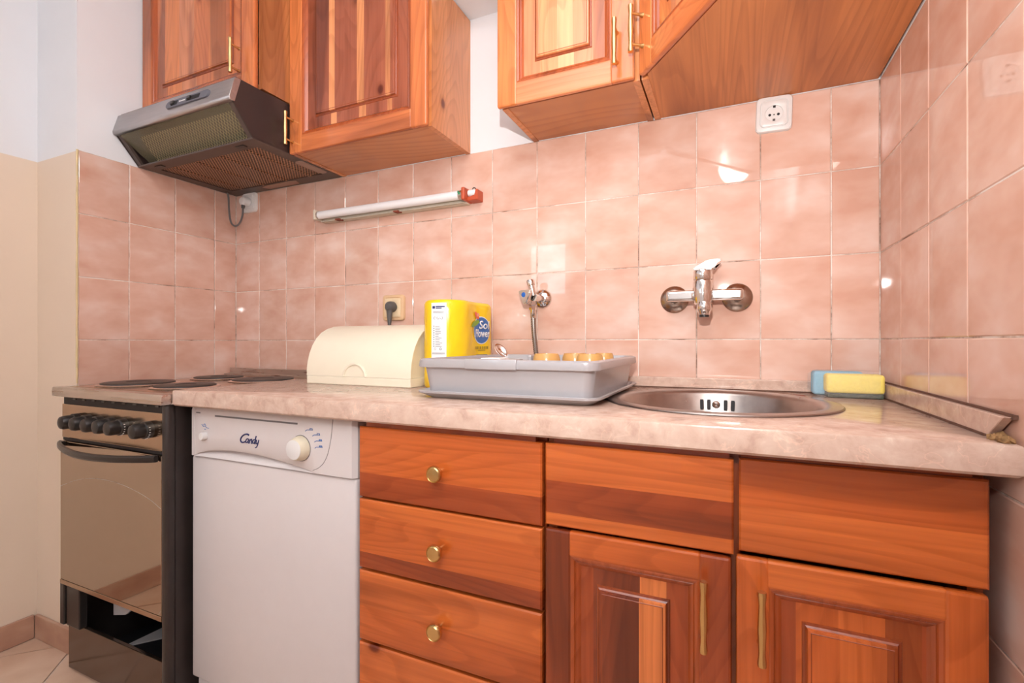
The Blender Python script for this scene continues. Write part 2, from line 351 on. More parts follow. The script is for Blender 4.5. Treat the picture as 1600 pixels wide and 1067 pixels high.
# --- floor with diagonal tiles
m = M(); m.box(XN - 0.1, XR + 0.1, YF - 0.1, 0.1, -0.10, -0.004); floor = struct(m.build('floor', GROUT))
def clip(poly, x0, x1, y0, y1):
    for ax, lim, sg in ((0, x0, 1), (0, x1, -1), (1, y0, 1), (1, y1, -1)):
        out = []
        for i in range(len(poly)):
            a, b = poly[i], poly[(i + 1) % len(poly)]; da = sg * (a[ax] - lim); db = sg * (b[ax] - lim)
            if da >= 0: out.append(a)
            if (da >= 0) != (db >= 0):
                t = da / (da - db); out.append((a[0] + t * (b[0] - a[0]), a[1] + t * (b[1] - a[1])))
        poly = out
        if len(poly) < 3: return []
    return poly
P = 0.333; g = P - 0.004; r2 = math.sqrt(0.5)
for i in range(-12, 13):
    for j in range(-12, 13):
        a, b = i * P, j * P
        q = [(a + du, b + dv) for du, dv in ((0.002, 0.002), (g, 0.002), (g, g), (0.002, g))]
        q = [(-0.07 + (u - v) * r2, -0.515 - (u + v) * r2) for u, v in q]
        q = clip(q, XN + 0.012, XR - 0.002, YF, 0.0)
        if len(q) >= 3:
            ar = abs(sum(q[k][0] * q[(k + 1) % len(q)][1] - q[(k + 1) % len(q)][0] * q[k][1] for k in range(len(q)))) / 2
            if ar > 1e-4: M().prism(q, -0.004, 0.0, 'z').build('floor_tile', FTILE, floor)
# --- walls: grout bed carrying the tiles, plaster above
def two_box(name, lo, hi, mlo, mhi):
    m = M(); m.box(*lo); n = len(m.bm.faces); m.box(*hi); m.bm.faces.ensure_lookup_table()
    for i, f in enumerate(m.bm.faces): f.material_index = 0 if i < n else 1
    return struct(m.build(name, [mlo, mhi]))
wb = two_box('wall_back', (-0.1, XR + 0.1, 0.0012, 0.1, -0.004, TOP), (-0.1, XR + 0.1, 0.0005, 0.1, TOP, ZC), GROUT, PLWHITE)
wl = two_box('wall_left', (XN - 0.1, -0.0012, YN, 0.0012, -0.004, TOP), (XN - 0.1, -0.0005, YN, 0.0005, TOP, ZC), GROUT, PLWHITE)
m = M(); m.box(XN, -0.0005, YN - 0.004, YN, 0, TOP - 0.004); n0 = len(m.bm.faces); m.box(XN, -0.0004, YN - 0.004, YN, TOP - 0.004, ZC); m.bm.faces.ensure_lookup_table()
for i, f in enumerate(m.bm.faces): f.material_index = 0 if i < n0 else 1
struct(m.build('wall_left_return', [PLBEIGE, PLWHITE]))
two_box('wall_left_side', (XN - 0.1, XN, YF, YN, -0.004, TOP - 0.004), (XN - 0.1, XN, YF, YN, TOP - 0.004, ZC), PLBEIGE, PLWHITE)
wr = two_box('wall_right', (XR + 0.0012, XR + 0.1, YF, 0.0012, -0.004, TOP), (XR + 0.0005, XR + 0.1, YF, 0.0005, TOP, ZC), GROUT, PLWHITE)
# wall behind the camera; its window is invented to go with the added light
m = M()
for b_ in ((XN - 0.1, -0.03, YF - 0.1, YF, 0, ZC), (0.47, XR + 0.1, YF - 0.1, YF, 0, ZC), (-0.03, 0.47, YF - 0.1, YF, 0, 1.40), (-0.03, 0.47, YF - 0.1, YF, 2.05, ZC)): m.box(*b_)
struct(m.build('wall_front', PLWHITE))
m = M()
for b_ in ((-0.03, 0.01, YF - 0.08, YF - 0.02, 1.40, 2.05), (0.43, 0.47, YF - 0.08, YF - 0.02, 1.40, 2.05), (0.01, 0.43, YF - 0.08, YF - 0.02, 1.40, 1.44), (0.01, 0.43, YF - 0.08, YF - 0.02, 2.01, 2.05)): m.box(*b_)
win = struct(m.build('added_window_1', WINFRAME))
M().box(0.01, 0.43, YF - 0.055, YF - 0.049, 1.44, 2.01).build('pane', PANE, win)
m = M(); m.box(XN - 0.1, XR + 0.1, YF - 0.1, 0.1, ZC, ZC + 0.1); struct(m.build('ceiling', CEIL))
m = M(); m.box(0.0, XR, -0.12, 0.0, 2.04, ZC); struct(m.build('trim_1', CEIL))
# --- wall tiles
TC = {}
def tile_mesh(wd, ht):
    k = (round(wd, 4), round(ht, 4))
    if k not in TC:
        b = 0.0016; t = 0.005; x, z = wd / 2, ht / 2
        ring = lambda xx, zz, yy: [(-xx, yy, -zz), (xx, yy, -zz), (xx, yy, zz), (-xx, yy, zz)]
        bm = bmesh.new(); rs = [[bm.verts.new(p) for p in r] for r in (ring(x, z, t), ring(x, z, b * 0.7), ring(x - b, z - b, 0))]
        for a, c in zip(rs, rs[1:]):
            for i in range(4): bm.faces.new((a[i], a[(i + 1) % 4], c[(i + 1) % 4], c[i]))
        bm.faces.new(rs[-1]); bmesh.ops.recalc_face_normals(bm, faces=bm.faces)
        me = bpy.data.meshes.new('tile'); bm.to_mesh(me); bm.free(); me.materials.append(TILE); TC[k] = me
    return TC[k]
def lay(wall, spans, rows, place, rot):
    for a, b in spans:
        for z0, z1 in rows:
            if b - a < 0.012 or z1 - z0 < 0.01: continue
            o = bpy.data.objects.new('tile', tile_mesh(b - a - 0.0026, z1 - z0 - 0.0024)); C.objects.link(o); o.parent = wall
            x, y = place((a + b) / 2); o.location = (x + random.uniform(-1, 1) * 0.0002, y + random.uniform(-1, 1) * 0.0002, (z0 + z1) / 2); o.rotation_euler = (random.uniform(-.0012, .0012), 0, rot + random.uniform(-.0012, .0012))
rows_up = [(R0 - TH, R0)] + [(R0 + i * TH, R0 + (i + 1) * TH) for i in range(3)]
xl = [0.0] + [2.1168 + k * TW for k in range(-13, 1)] + [XR]
lay(wb, list(zip(xl, xl[1:])), rows_up, lambda c: (c, 0.0), 0)
yl = [0.0, 0.0923, 0.0923 + TW, 0.0923 + 2 * TW, -YN]
lay(wl, list(zip(yl, yl[1:])), rows_up, lambda c: (0.0, -c), PI / 2)
yr = [0.0] + [0.1482 + k * TW for k in range(9)]
rows_all = [(0.0, R0 - 4 * TH)] + [(R0 + i * TH, R0 + (i + 1) * TH) for i in range(-4, 3)]
lay(wr, list(zip(yr, yr[1:])), rows_all, lambda c: (XR, -c), -PI / 2)
# --- skirting
m = M(); m.box(XN + 0.001, XN + 0.011, YF + 0.01, YN - 0.015, 0, 0.078, 0.002); struct(m.build('baseboard_left_side', SKIRT))
m = M(); m.box(XN + 0.012, 0.03, YN - 0.015, YN - 0.0045, 0, 0.078, 0.002); struct(m.build('baseboard_left_return', SKIRT))
SEAL = plain('yellowed_sealant', (0.70, 0.55, 0.30), 0.6, noise=0.2, nscale=30)
m = M(); m.tube([(0.0005 + 0.0012 * math.sin(k * 1.9), YN - 0.0035, 0.862 + (TOP - 0.862) * k / 24) for k in range(25)], [0.0022 + 0.0012 * abs(math.sin(k * 2.7)) for k in range(25)], 8); struct(m.build('trim_2', SEAL, None, True))
# ceiling lamp behind the camera
lm = thing('ceiling_lamp', 'round opal glass ceiling lamp behind the camera', 'lamp', (1.93, -2.72, ZC))
M().lathe([(0.09, -0.03), (0.10, -0.025), (0.10, 0)], (1.93, -2.72, ZC), n=28).build('base', WHITEPL, lm, True)
M().lathe([(0.001, -0.10), (0.06, -0.095), (0.105, -0.075), (0.13, -0.045), (0.125, -0.03)], (1.93, -2.72, ZC), n=28).build('shade', OPAL, lm, True)

# ================================================================== JOINERY
def split_boards(builder, name, mats_cols, cuts, axis, parent, mat):
    """cut a slab made by builder() into glued boards; each board is its own object. cuts in local coordinates along axis (0 x, 2 z)"""
    lim = [None] + list(cuts) + [None]
    for i in range(len(lim) - 1):
        mb = builder(); bm = mb.bm
        for val, inner in ((lim[i], True), (lim[i + 1], False)):
            if val is None: continue
            co = Vector((0, 0, 0)); co[axis] = val; no = Vector((0, 0, 0)); no[axis] = 1
            r = bmesh.ops.bisect_plane(bm, geom=list(bm.verts) + list(bm.edges) + list(bm.faces), plane_co=co, plane_no=no, clear_inner=inner, clear_outer=not inner)
            es = [e for e in bm.edges if e.is_boundary]
            if es: bmesh.ops.holes_fill(bm, edges=es, sides=0)
        if bm.faces: mb.build(name, mat, parent, col=mats_cols[i % len(mats_cols)])
        else: bm.free()
def bar_handle(name, parent, xf, x, z, L, out=0.030):
    m = M(xf); y = -out; r = 0.0045
    m.lathe([(0.0058, 0), (0.0062, 0.004), (0.0046, L * 0.18), (0.0062, L * 0.5), (0.0046, L * 0.82), (0.0062, L - 0.004), (0.0058, L)], (x, y, z - L / 2), n=12)
    for s in (-1, 1): m.lathe([(0.0056, 0), (0.0034, 0.008), (0.0032, out * 0.75), (0.0045, out)], (x, 0.0, z + s * L * 0.33), (0, -1, 0), n=10)
    return m.build(name, BRASS, parent, True)
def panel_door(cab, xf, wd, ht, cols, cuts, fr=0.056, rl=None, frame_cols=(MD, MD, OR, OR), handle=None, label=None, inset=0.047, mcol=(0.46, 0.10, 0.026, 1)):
    """raised-panel door in local coordinates: x 0..wd, z 0..ht, front face at y=0 looking to -y, 20 mm thick"""
    rl = rl or fr; t = 0.020
    m = M(xf); m.box(0.006, wd - 0.006, t - 0.005, t, 0.006, ht - 0.006); door = m.build('door', W_V, cab, col=MD)
    if label: door['label'] = label
    for i, x0 in enumerate((0, wd - fr)):
        m = M(xf)
        p = [(0, 0), (0.0035, -0.0), (t, 0)]
        m.box(x0, x0 + fr, 0, t - 0.0055, 0, ht, 0.0045, 2); m.build('stile', W_V, door, col=frame_cols[i])
    for i, z0 in enumerate((0, ht - rl)):
        m = M(xf); m.box(fr - 0.0045, wd - fr + 0.0045, 0.0003, t - 0.0055, z0, z0 + rl, 0.0042, 2); m.build('rail', W_H, door, col=frame_cols[2 + i])
    # moulding around the inner edge of the frame
    m = M(xf); a = 0.016
    x0, x1, z0, z1 = fr, wd - fr, rl, ht - rl
    def rect(i, y): return [(x0 + i, y, z0 + i), (x1 - i, y, z0 + i), (x1 - i, y, z1 - i), (x0 + i, y, z1 - i)]
    prof = [(-0.002, 0.002), (0.001, 0.0015), (0.005, 0.003), (0.0065, 0.0055), (0.0075, 0.0048), (0.0115, 0.0075), (a, 0.0118), (a, 0.0145), (-0.002, 0.0145)]
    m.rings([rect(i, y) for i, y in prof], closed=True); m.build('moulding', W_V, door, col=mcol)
    # raised field built of glued boards
    q = inset; 
    def field():
        mb = M(xf if False else None)
        e = 0.012
        def rc(i, y): return [(x0 + i, y, z0 + i), (x1 - i, y, z0 + i), (x1 - i, y, z1 - i), (x0 + i, y, z1 - i)]
        mb.rings([rc(e - 0.006, 0.0148), rc(e - 0.006, 0.0112), rc(q + 0.004, 0.0112), rc(q + 0.006, 0.0030), rc(q + 0.0105, 0.0022)], True, True)
        mb.xf = xf
        return mb
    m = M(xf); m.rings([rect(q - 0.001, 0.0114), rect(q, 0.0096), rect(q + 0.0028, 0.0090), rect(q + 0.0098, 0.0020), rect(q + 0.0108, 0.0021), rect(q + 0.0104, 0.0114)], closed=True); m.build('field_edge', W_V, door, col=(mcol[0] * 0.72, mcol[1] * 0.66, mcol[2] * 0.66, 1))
    split_boards(field, 'panel_board', cols, [x0 + c * (x1 - x0) for c in cuts], 0, door, W_V)
    if handle: bar_handle('handle', door, xf, *handle)
    return door
def xf_at(x, y, z, rz=0.0): return Matrix.Translation((x, y, z)) @ Matrix.Rotation(rz, 4, 'Z')
DS = {'col': (0.60, 0.175, 0.055, 1)}
def notch_side(m, x0, x1, d, zb, zt): m.prism([(-d, zb), (-0.0005, zb), (-0.0005, 2.036), (-0.124, 2.036), (-0.124, zt), (-d, zt)], x0, x1, 'x')
ZT = 2.42
# --- cabinet above the hood
A = thing('wall_cabinet', 'deep pine wall cabinet above the range hood, far left', 'cabinet', (0.29, -0.17, 1.772), 'pine wall cabinets')
for x0 in (0.002, 0.567): m = M(); notch_side(m, x0, x0 + 0.016, 0.338, 1.772, ZT); m.build('side_panel', W_V, A, col=US)
M().box(0.018, 0.567, -0.336, -0.001, 1.775, 1.790).build('bottom_panel', W_H, A, col=UB)
M().box(0.018, 0.567, -0.336, -0.126, ZT - 0.016, ZT).build('top_panel', W_H, A, col=UB)
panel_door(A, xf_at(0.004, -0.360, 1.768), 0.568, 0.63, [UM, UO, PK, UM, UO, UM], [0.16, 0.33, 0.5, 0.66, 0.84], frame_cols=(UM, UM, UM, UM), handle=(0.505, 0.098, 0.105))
# --- cabinet to the right of the hood
B = thing('wall_cabinet', 'pine wall cabinet with dark striped door, right of the range hood', 'cabinet', (0.85, -0.11, 1.612), 'pine wall cabinets')
for x0 in (0.5875, 1.109): m = M(); notch_side(m, x0, x0 + 0.016, 0.2245, 1.605, ZT); m.build('side_panel', W_V, B, col=US)
M().box(0.6035, 1.109, -0.2235, -0.001, 1.607, 1.623).build('bottom_panel', W_H, B, col=UB)
M().box(0.6035, 1.109, -0.2235, -0.126, ZT - 0.016, ZT).build('top_panel', W_H, B, col=UB)
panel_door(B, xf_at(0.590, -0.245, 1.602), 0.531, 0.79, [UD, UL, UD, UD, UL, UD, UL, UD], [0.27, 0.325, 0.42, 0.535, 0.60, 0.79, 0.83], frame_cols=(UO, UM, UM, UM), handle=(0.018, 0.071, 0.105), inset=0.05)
# --- cabinet left of the corner cabinet
Cc = thing('wall_cabinet', 'pale-grained pine wall cabinet beside the angled corner cabinet', 'cabinet', (1.52, -0.11, 1.612), 'pine wall cabinets')
for x0 in (1.347, 1.686): m = M(); notch_side(m, x0, x0 + 0.016, 0.2245, 1.605, ZT); m.build('side_panel', W_V, Cc, col=US)
M().box(1.363, 1.686, -0.2235, -0.001, 1.607, 1.623).build('bottom_panel', W_H, Cc, col=UB)
M().box(1.363, 1.686, -0.2235, -0.126, ZT - 0.016, ZT).build('top_panel', W_H, Cc, col=UB)
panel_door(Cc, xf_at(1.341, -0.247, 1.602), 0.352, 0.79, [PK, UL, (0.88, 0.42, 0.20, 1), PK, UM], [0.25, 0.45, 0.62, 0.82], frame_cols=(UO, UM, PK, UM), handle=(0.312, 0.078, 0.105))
# --- angled corner cabinet
D = thing('corner_cabinet', 'angled pine corner wall cabinet above the white socket', 'cabinet', (1.96, -0.24, 1.612))
ang = math.atan2(-0.335, 0.262); DL = math.hypot(0.262, 0.335)
m = M(); notch_side(m, 1.706, 1.722, 0.2245, 1.605, ZT); m.build('side_panel', W_V, D, col=US)
m = M(); m.prism([(1.722, -0.001), (XR - 0.004, -0.001), (XR - 0.004, -0.556), (1.968, -0.556), (1.722, -0.2405)], 1.607, 1.623, 'z'); m.build('bottom_panel', W_D, D, col=UB)
m = M(); m.prism([(1.722, -0.126), (XR - 0.004, -0.126), (XR - 0.004, -0.556), (1.968, -0.556), (1.722, -0.2405)], ZT - 0.016, ZT, 'z'); m.build('top_panel', W_D, D, col=UB)
m = M(); m.box(1.968, XR - 0.004, -0.572, -0.556, 1.605, ZT); m.build('side_panel', W_V, D, col=US)
xd = xf_at(1.7035, -0.2440, 1.602, ang)
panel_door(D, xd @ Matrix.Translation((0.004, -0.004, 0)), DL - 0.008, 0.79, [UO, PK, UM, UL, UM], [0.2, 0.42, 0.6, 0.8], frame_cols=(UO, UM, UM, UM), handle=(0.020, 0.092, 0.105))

# --- base units
def slab_front(name, parent, x0, x1, z0, z1, cuts, cols, y=-0.580, t=0.020):
    m = M(); m.box(x0 + 0.01, x1 - 0.01, y + t - 0.003, y + t, z0 + 0.01, z1 - 0.01); o = m.build(name, W_H, parent, col=MD)
    org = ORG[o.name]
    def f():
        mb = M(); v = mb.box(x0, x1, y, y + t - 0.0035, z0, z1)
        mb.bm.faces.ensure_lookup_table()
        es = [e for e in mb.bm.edges if all(abs(q.co.y - y) < 1e-6 for q in e.verts)]
        bmesh.ops.bevel(mb.bm, geom=es, offset=0.0065, segments=3, affect='EDGES', profile=0.7)
        return mb
    split_boards(f, 'front_board', cols, [z0 + c * (z1 - z0) for c in cuts], 2, o, W_H)
    return o
def knob(parent, x, z, y=-0.580):
    m = M(); m.lathe([(0.0065, 0), (0.0065, 0.009), (0.0085, 0.012), (0.0150, 0.0145), (0.0165, 0.017), (0.0165, 0.021), (0.0150, 0.0235), (0.0142, 0.0225), (0.0125, 0.0242), (0.001, 0.0250)], (x, y, z), (0, -1, 0), n=24)
    return m.build('knob', BRASS, parent, True)
KZ = 0.10
dc = thing('drawer_cabinet', 'pine base cabinet with four drawers and round brass knobs', 'cabinet', (1.385, -0.28, 0))
for x0 in (1.179, 1.577): M().box(x0, x0 + 0.016, -0.556, -0.02, KZ, 0.8295).build('side_panel', W_V, dc, col=DK)
M().box(1.195, 1.577, -0.556, -0.02, KZ, KZ + 0.016).build('bottom_panel', W_H, dc, col=DK)
M().box(1.195, 1.577, -0.030, -0.02, KZ + 0.016, 0.8295).build('back_panel', W_V, dc, col=DK)
M().box(1.195, 1.577, -0.572, -0.50, 0.800, 0.8293).build('top_rail', W_H, dc, col=DK)
M().box(1.182, 1.590, -0.52, -0.50, 0, KZ).build('plinth', W_H, dc, col=VD)
dz = [(0.668, 0.8155), (0.519, 0.6635), (0.368, 0.5135), (0.115, 0.3625)]
dcuts = [([0.35, 0.8], [DK, MD, MD]), ([0.24, 0.78], [DK, MD, OR]), ([0.5], [MD, OR]), ([0.3, 0.68], [DK, MD, OR])]
for i, ((z0, z1), (cu, cl)) in enumerate(zip(dz, dcuts)):
    d = slab_front('drawer', dc, 1.1795, 1.5915, z0, z1, cu, cl)
    knob(d, 1.380, (z0 + z1) / 2)
sc = thing('sink_cabinet', 'pine base cabinet under the sink with two raised-panel doors', 'cabinet', (1.895, -0.28, 0))
for x0 in (1.5965, 2.176): M().box(x0, x0 + 0.016, -0.556, -0.02, KZ, 0.8295).build('side_panel', W_V, sc, col=(0.5, 0.12, 0.03, 1))
M().box(1.8925, 1.9085, -0.556, -0.52, KZ + 0.016, 0.8295).build('centre_post', W_V, sc, col=DK)
M().box(1.6125, 2.176, -0.556, -0.02, KZ, KZ + 0.016).build('bottom_panel', W_H, sc, col=DK)
M().box(1.6125, 2.176, -0.030, -0.02, KZ + 0.016, 0.8295).build('back_panel', W_V, sc, col=DK)
M().box(1.600, 2.188, -0.52, -0.50, 0, KZ).build('plinth', W_H, sc, col=VD)
for x0, x1 in ((1.6125, 1.8925), (1.9085, 2.176)): M().box(x0, x1, -0.572, -0.50, 0.800, 0.8293).build('top_rail', W_H, sc, col=DK)
slab_front('false_drawer', sc, 1.5975, 1.8985, 0.6735, 0.8165, [0.16, 0.55], [OR, DK, OR])
slab_front('false_drawer', sc, 1.9055, 2.1905, 0.6815, 0.8205, [0.5], [OR, MD])
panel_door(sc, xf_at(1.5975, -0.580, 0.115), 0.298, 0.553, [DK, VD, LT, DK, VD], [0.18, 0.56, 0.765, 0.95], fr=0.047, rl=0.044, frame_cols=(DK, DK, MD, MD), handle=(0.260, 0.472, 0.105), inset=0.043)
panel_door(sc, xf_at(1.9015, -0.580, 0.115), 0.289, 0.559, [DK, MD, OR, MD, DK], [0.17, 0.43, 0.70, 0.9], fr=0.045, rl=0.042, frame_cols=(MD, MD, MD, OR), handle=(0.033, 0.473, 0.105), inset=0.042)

# ================================================================== WORKTOP + SINK
SX, SY, SR = 1.865, -0.280, 0.225
def worktop():
    x0, x1, y0, y1, z0, z1 = 0.590, XR - 0.0003, -0.604, -0.0012, 0.830, CT
    hr = SR - 0.012
    angs = sorted(set([i * 2 * PI / 72 for i in range(72)] + [math.atan2(b - SY, a - SX) % (2 * PI) for a in (x0, x1) for b in (y0, y1)]))
    def outer(t):
        c, s = math.cos(t), math.sin(t); k = min((( (x1 if c > 0 else x0) - SX) / c) if abs(c) > 1e-9 else 1e9, (((y1 if s > 0 else y0) - SY) / s) if abs(s) > 1e-9 else 1e9)
        return SX + c * k, SY + s * k
    m = M(); ib = 0.004
    O = [outer(t) for t in angs]; I = [(SX + hr * math.cos(t), SY + hr * math.sin(t)) for t in angs]
    def inn(p, d): return (min(max(p[0], x0 + d), x1 - d), min(max(p[1], y0 + d), y1 - d))
    rings = [[(*inn(p, 0.004), z0) for p in O], [(*p, z0 + 0.004) for p in O], [(*p, z1 - ib) for p in O], [(*inn(p, ib * 0.3), z1 - ib * 0.3) for p in O], [(*inn(p, ib), z1) for p in O], [(*p, z1) for p in I], [(*p, z0) for p in I]]
    m.rings(rings, closed=True)
    return m
o = worktop().build('worktop', LAM, None, True); tag(o, 'pinkish marbled laminate worktop carrying the sink', 'worktop')
sk = thing('sink', 'round stainless steel sink set into the worktop', 'sink', (SX, SY, CT))
prof = [(SR - 0.004, 0.0004), (SR, 0.0012), (SR - 0.002, 0.0035), (SR - 0.010, 0.0050), (SR - 0.024, 0.0040), (SR - 0.032, 0.0005), (SR - 0.036, -0.006), (SR - 0.045, -0.06), (SR - 0.06, -0.13), (SR - 0.085, -0.150), (0.045, -0.158), (0.043, -0.165), (0.001, -0.165)]
M().lathe(prof, (SX, SY, CT), n=96, cap0=False).build('bowl', STEELSINK, sk, True)
M().lathe([(0.040, -0.163), (0.040, -0.160), (0.030, -0.158), (0.001, -0.159)], (SX, SY, CT), n=32).build('drain', CHROME, sk, True)
# overflow slots in the far side of the bowl
for dx in (-0.036, -0.020, 0.017, 0.033):
    a = PI / 2 - (dx + 0.002) / 0.185; zc = -0.030; rr = SR - 0.0402
    m = M(Matrix.Translation((SX + rr * math.cos(a), SY + rr * math.sin(a) - 0.0035, CT + zc)) @ Matrix.Rotation(a - PI / 2, 4, 'Z') @ Matrix.Rotation(-0.15, 4, 'X'))
    m.prism([(-0.0033, -0.0125), (0.0033, -0.0125), (0.0042, -0.009), (0.0042, 0.009), (0.0033, 0.0125), (-0.0033, 0.0125), (-0.0042, 0.009), (-0.0042, -0.009)], 0, 0.004, 'y'); m.build('overflow_slot', DARKIN, sk)
M().lathe([(0.0095, 0), (0.0095, 0.002), (0.0075, 0.0045), (0.003, 0.005), (0.0005, 0.003)], (SX - 0.002, SY + SR - 0.0402, CT - 0.030), (0, -1, 0), n=16).build('overflow_screw', CHROME, sk, True)
m = M(); m.prism([(2.022, -0.118), (2.034, -0.125), (2.048, -0.119), (2.046, -0.108), (2.033, -0.103), (2.020, -0.109)], CT + 0.0005, CT + 0.003, 'z'); tag(m.build('rust_flake', RUST), 'brown rusty flake at the back of the sink rim', 'flake')
# upstands
o = M().box(0.600, XR - 0.0145, -0.0150, -0.0005, CT + 0.0005, 0.8985, 0.0015).build('upstand_strip', LAM); tag(o, 'marbled upstand strip along the back wall behind the sink', 'strip')
M().box(0.600, XR - 0.0145, -0.0165, -0.0145, CT + 0.0002, CT + 0.0030).build('gap_line', GAPDARK, o)  # thin dark strip drawn as the gap line at the foot
m = M(); m.prism([(-0.020, CT + 0.0005), (-0.020, 0.902), (-0.588, 0.901), (-0.545, CT + 0.0005)], XR - 0.0135, XR - 0.0028, 'x', bev=0.0008)
o = m.build('upstand_strip', LAM); tag(o, 'marbled upstand strip loose along the right wall, ending in a slanted cut', 'strip')
M().box(XR - 0.0155, XR - 0.0132, -0.546, -0.020, CT + 0.0002, CT + 0.0032).build('gap_line', GAPDARK, o)  # dark gap line at the foot of the loose strip
M().box(XR - 0.0060, XR - 0.0004, -0.590, -0.020, 0.8985, 0.9040).build('gap_line', GAPDARK, o)  # dark line along its top edge
# crumbled mortar left open beyond the end of the loose strip
m = M()
for i in range(26):
    y = random.uniform(-0.596, -0.562); x = XR - random.uniform(0.004, 0.018); r = random.uniform(0.0025, 0.0055)
    v = bmesh.ops.create_icosphere(m.bm, subdivisions=1, radius=r, matrix=Matrix.Translation((x, y, CT + r * 0.7)))['verts']
    for q in v: q.co += Vector([random.uniform(-1, 1) * r * 0.35 for _ in range(3)])
o = m.build('mortar_crumbs', WALLRUBBLE, kind='stuff'); tag(o, 'brown mortar crumbs at the right end of the worktop', 'mortar')

# ================================================================== COOKER
st = thing('cooker', 'free-standing electric cooker with mirrored oven door and black side', 'cooker', (0.32, -0.30, 0))
X0, X1, YD = 0.060, 0.577, -0.610
m = M()
for b_ in ((X0, X0 + 0.02, -0.600, -0.03, 0.145, 0.834), (X1 - 0.02, X1, -0.600, -0.03, 0.0, 0.834), (X0 + 0.02, X1 - 0.02, -0.05, -0.03, 0.03, 0.834), (X0 + 0.02, X1 - 0.02, -0.600, -0.05, 0.79, 0.834), (X0 + 0.02, X1 - 0.02, -0.585, -0.05, 0.285, 0.30), (X0 + 0.02, X0 + 0.035, -0.56, -0.05, 0.0, 0.285)): m.box(*b_)
m.build('body', BLACKEN, st)
m = M(); m.box(X1 - 0.022, X1 + 0.002, YD - 0.002, -0.585, 0.0, 0.832, 0.008, 3); m.build('corner_post', BLACKEN, st, True)
m = M(); m.box(X0 - 0.003, X0 + 0.02, YD, -0.585, 0.148, 0.28, 0.003); m.build('door_jamb', BLACKPL, st)
m = M(); m.box(X0 + 0.025, X0 + 0.095, YD + 0.004, -0.585, 0.148, 0.28, 0.003); m.build('door_jamb', BLACKPL, st)
m = M(); m.box(X0 - 0.008, X1 + 0.008, -0.628, -0.022, 0.832, 0.860, 0.004); ct = m.build('cooktop', STEEL, st, True)
m = M(); m.box(X0 + 0.03, X1 - 0.03, -0.60, -0.06, 0.8600, 0.8612, 0.0004); m.build('cooktop_well', STOVESTEEL, ct)
m = M(); m.box(X0 - 0.05, X1 - 0.01, -0.034, -0.024, 0.860, 0.888, 0.001); m.box(X0 - 0.05, X1 - 0.01, -0.06, -0.034, 0.860, 0.866); m.build('rear_guard', STEEL, st)
for i, (x, y, r) in enumerate(((0.205, -0.475, 0.095), (0.435, -0.475, 0.078), (0.205, -0.215, 0.078), (0.435, -0.215, 0.095))):
    hp = M().lathe([(r + 0.010, 0), (r + 0.012, 0.002), (r + 0.004, 0.0045)], (x, y, 0.8610), n=40).build('hotplate_ring', CHROME, st, True)
    M().lathe([(r, 0.0025), (r, 0.007), (r - 0.004, 0.0085), (r * 0.35, 0.0085), (r * 0.33, 0.0070), (0.001, 0.0070)], (x, y, 0.8610), n=40).build('hotplate', BLACKIRON, hp, True)
# vent slot under the cooktop
m = M(); m.box(X0 + 0.004, X1 - 0.02, -0.603, -0.598, 0.806, 0.832); m.build('vent_slot', DARKIN, st)
for i in range(9): M().box(X0 + 0.06 + i * 0.05, X0 + 0.075 + i * 0.05, -0.606, -0.602, 0.8225, 0.8265).build('vent_clip', GREYPL, st)
m = M(); m.box(X0, X1 - 0.022, YD + 0.004, -0.590, 0.708, 0.808, 0.002); cp = m.build('control_panel', STOVESTEEL, st)
m = M(); m.box(X0, X1 - 0.022, YD + 0.007, -0.590, 0.699, 0.7075); m.build('panel_gap', DARKIN, st)
for i, x in enumerate((0.153, 0.212, 0.270, 0.328, 0.384, 0.497)):
    kb = M().lathe([(0.0225, 0), (0.0225, 0.016), (0.0195, 0.018), (0.0195, 0.036), (0.0170, 0.043), (0.0100, 0.0465), (0.001, 0.0475)], (x, YD + 0.004, 0.7625), (0, -1, 0), n=28).build('knob', BLACKPL, st, True)
    m = M()
    for k in range(7):
        a = -0.9 + k * 0.3 - 0.5; m.box(x + 0.0228 * math.cos(a) - 0.0008, x + 0.0228 * math.cos(a) + 0.0008, YD - 0.009, YD - 0.006, 0.7625 + 0.0228 * math.sin(a) - 0.0008, 0.7625 + 0.0228 * math.sin(a) + 0.0008)
    m.build('dial_marks', WHITEPL, kb)
od = M().box(X0, X1 - 0.022, YD, -0.588, 0.283, 0.698, 0.002).build('oven_door', OVENGLASS, st)
m = M(); m.box(X0, X1 - 0.022, YD - 0.001, -0.588, 0.270, 0.2828, 0.001); m.build('door_edge', STOVESTEEL, od)
M().tube([(0.064, YD - 0.0002, 0.562), (0.154, YD - 0.0002, 0.592), (0.254, YD - 0.0002, 0.608), (0.379, YD - 0.0002, 0.606), (0.495, YD - 0.0002, 0.585), (0.553, YD - 0.0002, 0.562)], 0.0008, 6, 2).build('etched_arc', STEEL, od)
pts = []
for i in range(25):
    t = i / 24; pts.append((X0 + 0.012 + t * (X1 - X0 - 0.046), YD - 0.006 - 0.048 * math.sin(PI * t) ** 0.8, 0.6915 - 0.006 * math.sin(PI * t)))
m = M(); rs = []
for i, p in enumerate(pts):
    rs.append([(p[0], p[1] + dy, p[2] + dz) for dy, dz in ((-0.006, -0.004), (-0.006, 0.005), (-0.002, 0.009), (0.004, 0.009), (0.005, 0.0), (0.004, -0.009), (-0.002, -0.009))])
m.rings(rs); m.build('handle', BLACKPL, od, True)
for x in (X0 + 0.022, X1 - 0.046): M().box(x - 0.009, x + 0.009, YD - 0.014, YD + 0.001, 0.684, 0.699, 0.003).build('handle_mount', BLACKPL, od)
